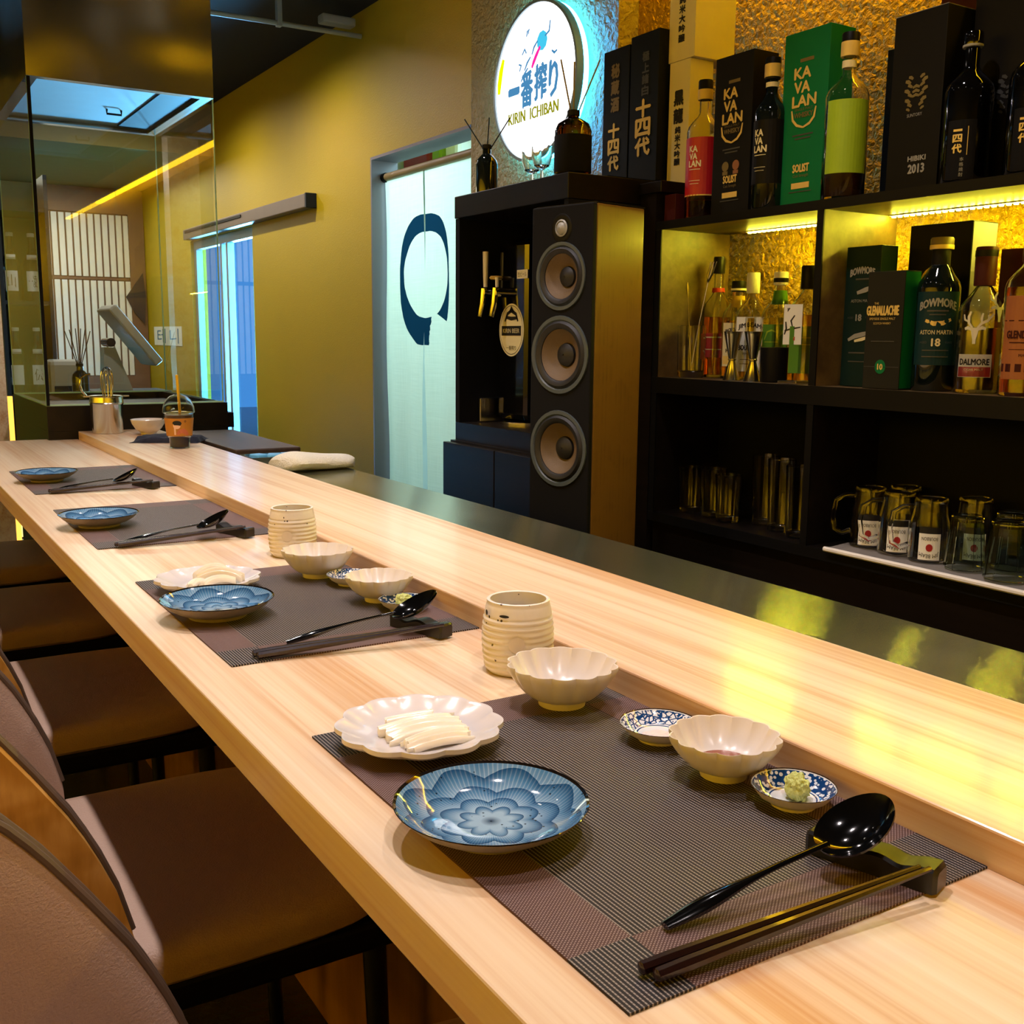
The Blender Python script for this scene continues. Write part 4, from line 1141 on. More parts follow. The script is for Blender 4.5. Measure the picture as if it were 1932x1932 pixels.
def plain_bottle(loc, s, label, glassm, capm, labm, group, word=None):
    t = thing('sake_bottle', label, 'bottle', loc, 0, group)
    MB().lathe([(0.001, 0.0005), (0.050 * s, 0.0005), (0.052 * s, 0.01), (0.052 * s, 0.22 * s), (0.045 * s, 0.25 * s), (0.022 * s, 0.30 * s), (0.016 * s, 0.34 * s), (0.016 * s, 0.385 * s)], 28).build('body', glassm, t)
    MB().lathe([(0.020 * s, 0.3855 * s), (0.021 * s, 0.39 * s), (0.021 * s, 0.405 * s), (0.018 * s, 0.408 * s)], 20).build('cap', capm, t)
    a = math.radians(262); V, F = rect2(0.075 * s, 0.12 * s, 8); m = MB(); wrap_on(m, V, F, 0.0525 * s, a, 0.12 * s); lb = m.build('label', labm, t)
    V, F = rect2(0.06 * s, 0.03 * s, 6); m = MB(); wrap_on(m, V, F, 0.0405 * s, a, 0.262 * s); m.v = [(x * (1.15 - 0.15), y, z) for x, y, z in m.v]; m.build('neck_label', labm, t)
    if word:
        m = MB(); V, F = flat_text(word, h=0.075 * s, w=0.045 * s); wrap_on(m, V, F, 0.0530 * s, a, 0.12 * s); m.build('lettering', 'ink', lb)
    return t
for k, (x, z, wd) in enumerate([(0.797, 0.0, None), (0.906, 0.0, '伝'), (0.797, 0.52, '山'), (0.906, 0.52, '一凌')]):
    plain_bottle((x, 6.60, z + 0.0005), 0.92, ['left white-capped clear bottle on the lower cabinet shelf', 'right white-capped clear bottle on the lower cabinet shelf', 'left bottle on the upper cabinet shelf', 'right bottle on the upper cabinet shelf'][k] + ' behind the left glass', 'glass', 'white', 'paper', 'white-capped bottles in the far cabinet', wd)
# sauce bottles on the floor past the last chair
t = thing('floor_bottle', 'yellow bottle with dark base at the far left past the last chair', 'bottle', (0.645, 6.30, FLOOR))
MB().lathe([(0.001, 0.0005), (0.045, 0.0005), (0.045, 0.02)], 24).build('base', 'black', t)
MB().lathe([(0.045, 0.0205), (0.046, 0.15), (0.030, 0.17)], 24).build('body', 'yellow_paper', t)
MB().lathe([(0.022, 0.1705), (0.022, 0.20), (0.012, 0.21), (0.010, 0.25)], 20).build('cap', 'black', t)
t = thing('floor_lantern', 'small glowing pale yellow lantern low past the last chair', 'lantern', (0.722, 6.18, FLOOR))
MB().lathe([(0.03, 0.0005), (0.03, 0.006)], 20).build('base', 'black', t)
MB().lathe([(0.028, 0.0065), (0.028, 0.13), (0.02, 0.14)], 20).build('shade', emit('lantern_glow', '#ffe98a', 1.6), t)

# entrance: sliding glass door and its rail box
t = thing('door_rail', 'grey brown sliding door rail box on the yellow wall', 'door rail', (0, 0, 0))
MB().box(WX - 0.055, WX - 0.001, 4.975, 7.17, 0.953, 1.018, 0.004).build('rail_box', 'beam', t)
MB().box(WX - 0.056, WX - 0.0005, 4.955, 4.974, 0.950, 1.020, 0.003).build('end_cap', 'pos_dark', t)
MB().box(WX - 0.060, WX - 0.0555, 5.95, 7.12, 0.992, 1.006).build('slot_strip', 'black', t)
m = MB(); m.box(WX + 0.02, WX + 0.06, EY0, EY1, 0.895, 0.949); m.box(WX + 0.02, WX + 0.06, 7.14, EY1, FLOOR, 0.894); m.box(WX + 0.02, WX + 0.06, 6.46, 6.50, FLOOR, 0.894); m.box(WX + 0.02, WX + 0.06, 6.58, 6.62, FLOOR, 0.894)  # far jamb post stands in for a bluish band reflected in the glass
d = struct('door_1', m, 'alu')
MB().add([(WX + 0.04, 6.62, FLOOR), (WX + 0.04, 7.14, FLOOR), (WX + 0.04, 7.14, 0.894), (WX + 0.04, 6.62, 0.894)], [(0, 1, 2, 3)]).build('door_pane', 'pane', d)
MB().add([(WX + 0.045, EY0 + 0.002, FLOOR), (WX + 0.045, 6.46, FLOOR), (WX + 0.045, 6.46, 0.894), (WX + 0.045, EY0 + 0.002, 0.894)], [(0, 1, 2, 3)]).build('door_pane', 'pane', d)
# a pale display rack and sacks outside
t = thing('outdoor_rack', 'pale blue-lit rack of goods standing outside the glass door', 'rack', (3.95, 11.3, FLOOR), -0.5)
m = MB(); m.box(-0.03, 0.0, -1.0, -0.96, 0.001, 2.2); m.box(-0.03, 0.0, 0.96, 1.0, 0.001, 2.2); m.box(0.4, 0.43, -1.0, -0.96, 0.001, 2.2); m.box(0.4, 0.43, 0.96, 1.0, 0.001, 2.2); m.build('upright', 'alu', t)
for z in (0.35, 0.75, 1.15, 1.62): MB().box(-0.03, 0.43, -1.0, 1.0, z, z + 0.03).build('shelf_board', 'tile', t)
MB().box(0.432, 0.45, -1.2, 1.2, 0.001, 2.3).build('back_panel', 'tile', t)
rnd = random.Random(11)
for si, z in enumerate((0.381, 0.781, 1.181, 1.651)):
    for k in range(6):
        w_ = rnd.uniform(0.10, 0.14); h_ = rnd.uniform(0.16, 0.30); y_ = -0.82 + k * 0.33 + rnd.uniform(-0.03, 0.03)
        c, s_ = math.cos(-0.5), math.sin(-0.5); lx, ly = 0.2, y_
        o = MB().box(-0.09, 0.09, -w_, w_, 0, h_, 0.01).build('carton', rnd.choice(['jamb', 'paper', 'blue_plastic', 'pos_grey', 'brown_panel', 'pos_dark']), None, (3.95 + lx * c - ly * s_, 11.3 + lx * s_ + ly * c, FLOOR + z), -0.5)
        tag(o, '%s pale carton from the right, %s shelf of the outdoor rack' % (('first', 'second', 'third', 'fourth', 'fifth', 'sixth')[k], ('lowest', 'second', 'third', 'top')[si]), 'carton', 'cartons on the outdoor rack')

o = MB().box(WX - 0.004, WX - 0.0008, 7.50, 8.28, 0.265, 0.40).build('paper_sign', 'paper'); 
tag(o, 'white paper sign with two characters on the yellow wall behind the glass', 'sign')
m = MB(); V, F = flat_text('테', h=0.105, w=0.24); print_on(m, V, F, 8.06, 0.333, WX - 0.0046); V, F = flat_text('니', h=0.105, w=0.24); print_on(m, V, F, 7.70, 0.333, WX - 0.0046); m.build('lettering', 'navy_ink', o)

# ================================================================== CURTAIN DOORWAY
t = thing('door_curtain', 'pale linen split door curtain painted with a dark brush circle', 'curtain', (2.015, 3.931, 0.573))
MB().tube([(0, 0.379, 0.446), (0, -0.462, 0.446)], 0.014, 14).build('pole', 'bamboo', t)
MB().tube([(0, 0.379, 0.446), (0, 0.358, 0.446)], 0.020, 12).build('pole_holder', 'black', t)
for (y0, y1, sgn) in ((0.372, 0.003, 1), (-0.003, -0.456, -1)):
    def f(u, v, y0=y0, y1=y1, sgn=sgn):
        z = 0.430 - 1.36 * v
        y = y0 + (y1 - y0) * u
        gap = 0.022 * max(0, (v - 0.40)) / 0.60
        edge = u if sgn > 0 else 1 - u
        y += sgn * gap * edge * (1 if sgn > 0 else 1)
        x = 0.006 * math.sin(u * 11 + sgn) * (0.3 + v) + 0.004 * math.sin(v * 9 + u * 5)
        return (x, y, z)
    MB().grid(f, 26, 30).build('curtain_panel', 'noren', t)
m = MB(); m.tube([(0, 0.352, 0.446), (0, -0.456, 0.446)], 0.0165, 14); m.build('pole_sleeve', 'bamboo', t)
# things on the kitchen's high shelf behind the curtain
t = thing('kitchen_shelf', 'high white shelf in the room behind the curtain', 'shelf', (0, 0, 0))
MB().box(2.60, 2.95, 4.55, 5.49, 1.215, 1.235).build('shelf_board', 'tile', t)
m = MB(); m.box(2.62, 2.64, 4.60, 4.62, FLOOR, 1.2145); m.box(2.62, 2.64, 5.46, 5.48, FLOOR, 1.2145); m.box(2.91, 2.93, 4.60, 4.62, FLOOR, 1.2145); m.box(2.91, 2.93, 5.46, 5.48, FLOOR, 1.2145); m.build('upright', 'alu', t)
for (x, y, w_, h_, mt, l) in [(2.72, 5.30, 0.16, 0.13, 'red', 'red packet on the high shelf behind the curtain'), (2.72, 5.06, 0.06, 0.11, 'lime_paper', 'green packet on the high shelf behind the curtain'), (2.72, 4.90, 0.07, 0.10, 'white', 'white packet on the high shelf behind the curtain')]:
    o = MB().box(-0.06, 0.06, -w_, w_, 0, h_, 0.025).build('food_packet', mt, None, (x, y, 1.2355)); tag(o, l, 'packet')

# ================================================================== SIGN
SC = (1.905, 2.956, 1.143); SR = 0.2425
t = thing('light_box_sign', 'round glowing white sign with Japanese lettering on textured wall', 'sign', SC)
def ringx(r0, r1, x0, x1, n=64):
    v = []; 
    for (r, x) in ((r0, x0), (r1, x0), (r1, x1), (r0, x1)):
        v += [(x, r * math.cos(2 * PI * k / n), r * math.sin(2 * PI * k / n)) for k in range(n)]
    f = [(i * n + k, ((i + 1) % 4) * n + k, ((i + 1) % 4) * n + (k + 1) % n, i * n + (k + 1) % n) for i in range(4) for k in range(n)]
    return MB().add(v, f)
ringx(SR - 0.009, SR, -0.005, 0.020).build('rim', 'alu', t)
V, F = disc2(SR - 0.0095, SR - 0.0095, 64)
MB().add([(0.0, a, b) for a, b in V], F).build('light_face', 'sign_white', t)
MB().add([(0.0205, a, b) for a, b in disc2(SR, SR, 64)[0]], disc2(SR, SR, 64)[1]).build('back_plate', 'alu', t)
ringx(SR - 0.012, SR - 0.002, 0.0215, 0.040).build('halo_strip', 'sign_halo', t)
m = MB()
for ch, y, z, h, w in (('一', 0.118, -0.012, 0.018, 0.062), ('番', 0.040, -0.018, 0.105, 0.066), ('搾', -0.040, -0.008, 0.105, 0.066), ('り', -0.112, -0.012, 0.105, 0.046)):
    V, F = flat_text(ch, h=h, w=w)
    for q, (da, db) in enumerate(((0, 0), (0.0042, 0), (-0.0042, 0), (0, 0.0035), (0, -0.0035), (0.003, 0.0025), (-0.003, -0.0025))):
        print_on(m, [(a + da, b + db) for a, b in V], F, y, z + 0.004, -0.0015 - 0.00004 * q)
m.build('lettering', 'navy_back', t)
m = MB(); V, F = flat_text('KIRIN  ICHIBAN', h=0.036, w=0.290)
for q, da in enumerate((0, 0.0022, -0.0022)): print_on(m, [(a + da, b) for a, b in V], F, 0.004, -0.092, -0.0015 - 0.00004 * q); m.build('latin_lettering', 'olive_back', t)
m = MB()
for s_ in ([(0.02, 0.10), (0.0, 0.085), (-0.012, 0.065)], [(-0.07, 0.075), (-0.055, 0.09), (-0.045, 0.075)], [(-0.035, 0.03), (-0.055, 0.015), (-0.075, -0.005)], [(-0.09, 0.05), (-0.075, 0.045), (-0.085, 0.028)], [(0.062, 0.105), (0.085, 0.115), (0.09, 0.145)], [(0.10, 0.055), (0.115, 0.045), (0.13, 0.05)], [(0.07, 0.02), (0.05, 0.005), (0.04, -0.015)], [(-0.02, 0.06), (-0.04, 0.045), (-0.055, 0.025)], [(-0.045, 0.125), (-0.04, 0.14), (-0.03, 0.145), (-0.035, 0.13)]):
    V, F = stroke2(s_, 0.009); print_on(m, V, F, 0.0, 0.02, -0.0015)
m.build('emblem_strokes', 'navy_back', t)
m = MB(); V, F = disc2(0.030, 0.030, 9); print_on(m, V, F, -0.045, 0.115, -0.0012); m.build('emblem_mane', 'cyan_back', t)
m = MB(); V, F = stroke2([(0.035, 0.085), (0.015, 0.065), (-0.002, 0.045), (-0.012, 0.030)], 0.016); print_on(m, V, F, 0.0, 0.015, -0.0014); m.build('emblem_tail', 'magenta_back', t)
m = MB(); V, F = stroke2([(-0.185, 0.085), (-0.200, 0.05), (-0.210, 0.01), (-0.213, -0.02)], 0.026); print_on(m, V, F, 0.0, 0.02, -0.0013); m.build('emblem_patch', 'lime_back', t)

# ================================================================== TAP CABINET
t = thing('tap_cabinet', 'tall black cabinet with an open bay for the beer taps', 'cabinet', (0, 0, 0))
MB().box(1.50, 1.955, 2.17, 2.74, 0.679, 0.740, 0.002).build('top_board', 'dark_wood', t)
m = MB(); m.box(1.503, 1.955, 2.715, 2.738, 0.098, 0.678); m.box(1.503, 1.955, 2.172, 2.19, 0.098, 0.678); m.box(1.93, 1.955, 2.191, 2.714, 0.098, 0.678)
m.build('side_panel', 'black_matte', t)
MB().box(1.503, 1.955, 2.172, 2.738, 0.046, 0.0975).build('bay_floor', 'dark_wood', t)
MB().box(1.49, 1.955, 2.172, 2.745, FLOOR, 0.0455).build('base', 'dark_wood', t)
for y0, y1 in ((2.462, 2.755), (2.18, 2.457)): MB().box(1.470, 1.489, y0, y1, FLOOR + 0.08, 0.040, 0.002).build('cabinet_door', 'dark_wood', t)
t = thing('side_cabinet', 'dark cabinet section joining the tap cabinet and the bottle shelf', 'cabinet', (0, 0, 0))
MB().box(1.72, 1.955, 2.105, 2.165, FLOOR, 0.70).build('carcass', 'dark_wood', t)
MB().box(1.715, 2.028, 2.082, 2.168, 0.7005, 0.728, 0.002).build('top_board', 'dark_wood', t)
t = thing('top_plinth', 'dark low plinth on the tap cabinet under the black sake boxes', 'plinth', (0, 0, 0))
MB().box(1.62, 1.955, 2.171, 2.40, 0.7405, 0.7415).build('pad', 'black', t)

t = thing('beer_tower', 'black beer column with two taps and an oval badge', 'beer tap', (1.66, 2.585, 0.098))
MB().lathe([(0.085, 0.0), (0.085, 0.008), (0.075, 0.010)], 28).build('foot', 'chrome', t)
MB().box(-0.06, 0.06, -0.085, 0.085, 0.0105, 0.52, 0.02).build('column', 'black_gloss', t)
for (y, big) in ((0.105, True), (0.04, False)):
    m = MB(); m.tube([(-0.03, y, 0.375 if big else 0.372), (-0.095, y, 0.375 if big else 0.372)], 0.013, 12); m.tube([(-0.090, y, 0.385), (-0.095, y, 0.34), (-0.105, y, 0.305)], [0.011, 0.010, 0.008], 10)
    tp = m.build('tap_body', 'chrome', t)
    if big:
        MB().tube([(-0.085, y, 0.390), (-0.085, y, 0.43), (-0.085, y, 0.49)], [0.006, 0.0075, 0.0085], 10).build('tap_handle', 'white', tp, label='white tap handle')
    else:
        MB().tube([(-0.085, y, 0.388), (-0.085, y, 0.415)], [0.005, 0.006], 10).build('tap_handle', 'white', tp)
MB().lathe([(0.001, -0.006), (0.016, -0.005), (0.020, 0.0), (0.016, 0.005), (0.001, 0.006)], 18, cap=False).build('amber_knob', 'gold', t, (-0.075, 0.062, 0.415))
bd = MB(); V, F = disc2(0.066, 0.074, 36); print_on(bd, V, F, 0.0, 0.268, -0.0606); bd = bd.build('badge', 'cream_paper', t, label='oval cream badge')
m = MB(); V, F = rect2(0.104, 0.027); print_on(m, V, F, 0.0, 0.266, -0.0612)
for s_ in ([(-0.035, 0.02), (-0.02, 0.042), (0.0, 0.05), (0.025, 0.04), (0.035, 0.02)], [(-0.03, 0.032), (0.0, 0.028), (0.032, 0.030)], [(-0.01, 0.045), (0.0, 0.058), (0.012, 0.046)]):
    V, F = stroke2(s_, 0.011); print_on(m, V, F, 0.0, 0.272, -0.0612)
V, F = flat_text('一番搾り', h=0.013); print_on(m, V, F, 0.0, 0.218, -0.0612)
V, F = disc2(0.061, 0.069, 36, 0.975); print_on(m, V, F, 0.0, 0.268, -0.0611)
m.build('badge_print', 'ink', bd)
m = MB(); V, F = flat_text('KIRIN BEER', h=0.012, w=0.088); print_on(m, V, F, 0.0, 0.266, -0.0617); m.build('badge_lettering', 'cream_paper', bd)
m = MB(); V, F = rect2(0.056, 0.024); print_on(m, V, F, -0.055, 0.421, -0.0606); st = m.build('sticker', 'paper', t)
m = MB(); V, F = flat_text('生ビール', h=0.013, w=0.045); print_on(m, V, F, -0.055, 0.421, -0.0611); m.build('sticker_lettering', 'ink', st)
o = MB().box(1.56, 1.66, 2.69, 2.71, 0.098, 0.17, 0.003).build('drip_tray', 'steel_plain'); tag(o, 'small steel drip tray standing in the tap bay', 'tray')

# ------------------------------------------------------------------ on the cabinet top
diffuser((1.545, 2.635, 0.7405), 0.92, 'black reed diffuser with three reeds on the cabinet by the curtain', 'glass_smoke', [(-0.052, 0.045, 0.075), (0.005, -0.005, 0.078), (0.05, -0.05, 0.075)], 'pos_dark')
AMBER = diffuser((1.555, 2.232, 0.7420), 1.08, 'amber glass reed diffuser in front of the glowing sign', 'glass_amber', [(-0.02, 0.025, 0.112), (0.0, 0.0, 0.105), (0.035, -0.05, 0.105)], 'bamboo',
         prof=[(0.001, 0.0005), (0.040, 0.0005), (0.042, 0.004), (0.042, 0.098), (0.036, 0.113), (0.022, 0.122), (0.013, 0.127), (0.012, 0.130)])
MB().lathe([(0.0428 * 1.08, 0.006), (0.0430 * 1.08, 0.007), (0.0430 * 1.08, 0.092), (0.0428 * 1.08, 0.093)], 36, cap=False).build('label', 'black_matte', AMBER, label='dark wrap-round label')
for k, (x, y) in enumerate([(1.62, 2.52), (1.60, 2.44), (1.62, 2.36)]):
    t = thing('stem_glass', ('left', 'middle', 'right')[k] + ' clear stem glass on the cabinet top below the glowing sign', 'glass', (x, y, 0.7405), 0, 'clear glasses below the sign')
    MB().lathe([(0.001, 0.0003), (0.028, 0.0005), (0.026, 0.003), (0.004, 0.006), (0.0035, 0.045), (0.020, 0.055), (0.028, 0.080), (0.027, 0.105), (0.0262, 0.105), (0.0268, 0.080), (0.019, 0.057), (0.001, 0.052)], 28, cap=False).build('body', 'glass', t)

# ================================================================== SPEAKER
t = thing('floor_speaker', 'tall wood-sided floor speaker with three tan cones', 'speaker', (1.32, 1.817, FLOOR), math.radians(12))
SW, SD, SH = 0.178, 0.165, 0.622 - FLOOR
def drill(o, holes, depth):
    mb = MB(); n = 40
    for (z, r) in holes:
        v = [(x, SW / 2 + r * math.cos(2 * PI * k / n), z + r * math.sin(2 * PI * k / n)) for x in (-0.01, depth) for k in range(n)]
        mb.add(v, [(k, (k + 1) % n, n + (k + 1) % n, n + k) for k in range(n)] + [tuple(range(n)), tuple(reversed(range(n, 2 * n)))])
    c = mb.build('cut', 'black', t)
    md = o.modifiers.new('b', 'BOOLEAN'); md.operation = 'DIFFERENCE'; md.object = c; md.solver = 'EXACT'
    old = o.data
    me = bpy.data.meshes.new_from_object(o.evaluated_get(bpy.context.evaluated_depsgraph_get()))
    o.modifiers.clear(); o.data = me; bpy.data.objects.remove(c); bpy.data.meshes.remove(old)
HOLES = [(0.475 - FLOOR, 0.072 * 0.665), (0.309 - FLOOR, 0.084 * 0.665), (0.106 - FLOOR, 0.084 * 0.665)]
o = MB().box(0.013, SD, 0.0, SW, 0.02, SH, 0.003).build('cabinet', 'spk_wood', t); drill(o, HOLES, 0.05)
o = MB().box(0.0, 0.0125, 0.0, SW, 0.02, SH, 0.003).build('baffle', 'black_matte', t, label='matt black front baffle'); drill(o, HOLES, 0.05)
MB().box(-0.02, SD + 0.02, -0.02, SW + 0.02, 0.0005, 0.0195, 0.004).build('plinth', 'black', t)
MB().box(0.012, SD + 0.0005, 0.0, SW, SH + 0.0002, SH + 0.003).build('top_panel', 'black', t)
def driver(z, r, big=True):
    def ringp(prof, n=40):
        mb = MB(); v = []
        for (rr, x) in prof: v += [(x, SW / 2 + rr * math.cos(2 * PI * k / n), z + rr * math.sin(2 * PI * k / n)) for k in range(n)]
        f = [(i * n + k, i * n + (k + 1) % n, (i + 1) * n + (k + 1) % n, (i + 1) * n + k) for i in range(len(prof) - 1) for k in range(n)]
        return mb.add(v, f, True)
    if big:
        d = ringp([(r * 0.87, -0.001), (r * 0.90, -0.0035), (r * 0.99, -0.0035), (r, -0.0005)]).build('driver_ring', 'ring_grey', t)
        ringp([(r * 0.87, -0.001), (r * 0.80, -0.0055), (r * 0.72, -0.004), (r * 0.665, -0.0008)]).build('surround', 'rubber', d)
        ringp([(r * 0.66, 0.0005), (r * 0.5, 0.011), (r * 0.30, 0.024), (r * 0.02, 0.026)]).build('cone', 'cone', d, label='tan woven cone')
        ringp([(r * 0.31, 0.0232), (r * 0.29, 0.018), (r * 0.18, 0.0125), (r * 0.02, 0.011)]).build('phase_plug', 'rubber', d)
    else:
        d = ringp([(r * 0.62, -0.0006), (r * 0.9, -0.002), (r, -0.0005)]).build('tweeter_plate', 'black', t)
        ringp([(r * 0.46, -0.001), (r * 0.50, -0.004), (r * 0.60, -0.002)]).build('tweeter_ring', 'silver', d)
        ringp([(r * 0.44, -0.0015), (r * 0.3, -0.006), (r * 0.02, -0.008)]).build('dome', 'silver', d)
driver(0.575 - FLOOR, 0.030, False); driver(0.475 - FLOOR, 0.072); driver(0.309 - FLOOR, 0.084); driver(0.106 - FLOOR, 0.084)

# ================================================================== BOTTLE SHELF
SX, SB = 1.72, 1.945
t = thing('bottle_shelf', 'dark wooden back-bar shelf unit with lit bays', 'shelf', (0, 0, 0))
MB().box(SX, SB, -0.9, 2.098, 0.611, 0.629, 0.001).build('top_board', 'shelf_wood', t)
MB().box(SX, SB, -0.9, 2.098, 0.212, 0.250, 0.001).build('middle_board', 'shelf_wood', t)
MB().box(SX, SB, -0.9, 2.098, -0.115, -0.092, 0.001).build('bottom_board', 'dark_wood', t)  # darker veneer here and below paints in the shade of the lower bay
MB().box(SX + 0.001, SB, 2.079, 2.097, 0.2505, 0.6105).build('side_panel', 'shelf_wood', t)
MB().box(SX + 0.001, SB, 2.079, 2.097, -0.0915, 0.2115).build('side_panel', 'dark_wood', t)  # same panel in darker veneer, shade of the lower bay painted in
for z0, z1, mt in ((0.2505, 0.6105, 'shelf_wood'), (-0.0915, 0.2115, 'dark_wood')):  # lower divider darker too, for the painted shade
    MB().box(SX + 0.001, SB, 1.562, 1.579, z0, z1).build('divider', mt, t)
for z0, z1 in ((0.610, 0.630), (0.211, 0.2505), (-0.1155, -0.0915)): MB().box(SX - 0.004, SX - 0.0003, -0.9, 2.098, z0, z1).build('edge_shade', 'black', t)  # black strips paint the unlit front edges of the boards
for y0, y1 in ((2.0785, 2.0975), (1.5615, 1.5795)):
    for z0, z1 in ((0.2508, 0.6098), (-0.0912, 0.2108)): MB().box(SX - 0.003, SX + 0.0005, y0, y1, z0, z1).build('edge_shade', 'black', t)  # likewise painted shade on the upright edges
MB().box(SB - 0.012, SB, -0.9, 2.078, -0.0915, 0.2115).build('back_panel', 'black_matte', t)
MB().box(SX + 0.015, SB, -0.9, 2.097, FLOOR + 0.001, -0.1155).build('base_cabinet', 'dark_wood', t)
def led_strip(y0, y1, label):
    t = thing('led_strip', label, 'light strip', (1.915, (y0 + y1) / 2, 0.6105))
    L = y1 - y0
    MB().box(-0.006, 0.006, -L / 2, L / 2, -0.0022, -0.0003).build('tape', 'white', t)
    n = int(L / 0.0155); me = None
    for k in range(n):
        y = -L / 2 + (k + 0.5) * L / n
        if me is None:
            o = MB().box(-0.003, 0.003, -0.0032, 0.0032, -0.0055, -0.0023).build('led', 'led', t, (0, y, 0)); me = o.data
        else:
            o = bpy.data.objects.new('led', me); COL.objects.link(o); o.parent = t; o.location = (0, y, 0)
led_strip(1.585, 1.985, 'yellow LED strip under the top board of the left bay')
led_strip(0.35, 1.555, 'yellow LED strip under the top board of the right bay')

# ------------------------------------------------------------------ boxes
def carton(name, label, x, y0, y1, z0, h, d, mat, side=None, rz=0.0):
    """gift box: front face at x, spanning y0..y1 (y1 is its left edge for the viewer)"""
    w = y1 - y0
    t = thing(name, label, 'box', (x, y0, z0), rz)
    MB().box(0.0, d, 0.0, w, 0.0005, h, 0.0012).build('carton', mat, t)
    if side: MB().add([(0.002, -0.0004, 0.003), (d - 0.002, -0.0004, 0.003), (d - 0.002, -0.0004, h - 0.002), (0.002, -0.0004, h - 0.002)], [(0, 1, 2, 3)]).build('side_face', side, t)
    return t, w
def prt(t, w, items):
    """items: (kind, material, yfrac from viewer's left, z, ...)"""
    by = {}
    for it in items:
        mt = it[1]; mb = by.setdefault(mt, MB())
        y = w * (1 - it[2]); z = it[3]
        if it[0] == 't': V, F = flat_text(it[4], h=it[5], w=it[6] if len(it) > 6 else None, arch=it[7] if len(it) > 7 else 0, bold=0.055 * it[5] if it[5] >= 0.009 else 0)
        elif it[0] == 'r': V, F = rect2(it[4], it[5])
        elif it[0] == 'o': V, F = disc2(it[4], it[5], 22, it[6] if len(it) > 6 else 0)
        elif it[0] == 's': V, F = stroke2(it[4], it[5])
        print_on(mb, V, F, y, z, -0.0008 - 0.0004 * (it[0] in 'ts'))
    for k, mb in by.items(): mb.build('printing', k, t)
def column(chars, mt, fx, ztop, h, w, gap=0.25):
    out = []; z = ztop
    for ch in chars:
        hh = h * 0.35 if ch == '一' else h
        out.append(('t', mt, fx, z - h / 2, ch, hh, w)); z -= h * (1 + gap)
    return out
b, w = carton('sake_box', 'left of two tall black boxes with gold brush writing', 1.77, 2.292, 2.402, 0.7420, 0.353, 0.11, 'navy_card')
prt(b, w, column('秘蔵酒', 'gold_dim', 0.48, 0.315, 0.034, 0.034) + column('十四代', 'gold', 0.46, 0.165, 0.036, 0.046, 0.15))
b, w = carton('sake_box', 'right of two tall black boxes with gold brush writing', 1.77, 2.172, 2.286, 0.7420, 0.366, 0.11, 'navy_card')
prt(b, w, column('極上諸白', 'grey_dim', 0.55, 0.320, 0.022, 0.026) + column('十四代', 'gold', 0.5, 0.205, 0.042, 0.058, 0.12))
t_, w = carton('wooden_sake_box', 'lower pale wooden sake box with black brush writing', 1.80, 2.088, 2.165, 0.7285, 0.296, 0.075, 'cream_paper')
prt(t_, w, column('黒龍', 'ink', 0.5, 0.225, 0.034, 0.034) + column('純米大吟醸', 'ink', 0.5, 0.140, 0.016, 0.020, 0.2))
t_, w = carton('wooden_sake_box', 'upper pale wooden sake box stacked on the other', 1.80, 2.075, 2.172, 1.0250, 0.30, 0.13, 'cream_paper')
prt(t_, w, column('純米大吟醸', 'ink', 0.5, 0.150, 0.018, 0.022, 0.25))
carton('red_box', 'small dark red box beside the crimson-labelled bottle', 1.740, 2.056, 2.097, 0.6295, 0.066, 0.06, 'maroon_card')
def kav(t, w, h):
    prt(t, w, [('r', 'gold_dim', 0.52, h * 0.835, w * 0.30, 0.007),
               ('t', 'gold', 0.44, h * 0.765, 'KA', 0.022, w * 0.36), ('t', 'gold', 0.44, h * 0.685, 'VA', 0.022, w * 0.34), ('t', 'gold', 0.50, h * 0.607, 'LAN', 0.022, w * 0.52),
               ('t', 'gold_dim', 0.50, h * 0.560, 'SINGLE MALT', 0.005, w * 0.40), ('t', 'gold_dim', 0.50, h * 0.528, 'WHISKY', 0.010, w * 0.42),
               ('s', 'gold', 0.50, h * 0.50, [(-0.034, 0.022), (-0.030, 0.002), (-0.018, -0.010), (0.0, -0.016)], 0.006), ('s', 'gold', 0.50, h * 0.50, [(0.034, 0.022), (0.030, 0.002), (0.018, -0.010), (0.0, -0.016)], 0.006),
               ('r', 'grey_dim', 0.5, h * 0.415, w * 0.46, 0.003), ('r', 'grey_dim', 0.5, h * 0.395, w * 0.34, 0.003),
               ('t', 'gold', 0.5, h * 0.225, 'SOLIST', 0.016, w * 0.36), ('t', 'gold_dim', 0.5, h * 0.180, 'Cask Strength', 0.008, w * 0.34),
               ('r', 'gold', 0.5, h * 0.125, w * 0.40, 0.012), ('r', 'grey_dim', 0.5, h * 0.090, w * 0.5, 0.002)])
b, w = carton('whisky_box', 'black whisky box with gold lettering and two medals', 1.745, 1.812, 1.934, 0.6295, 0.350, 0.075, 'black_card')
kav(b, w, 0.350); prt(b, w, [('o', 'gold_dim', 0.36, 0.108, 0.011, 0.011), ('r', 'gold_dim', 0.36, 0.093, 0.017, 0.008), ('o', 'copper_print', 0.64, 0.108, 0.011, 0.011), ('r', 'copper_print', 0.64, 0.093, 0.017, 0.008)])
b, w = carton('whisky_box', 'tall green whisky box with gold lettering', 1.770, 1.618, 1.745, 0.6295, 0.363, 0.075, 'green_card'); kav(b, w, 0.363)
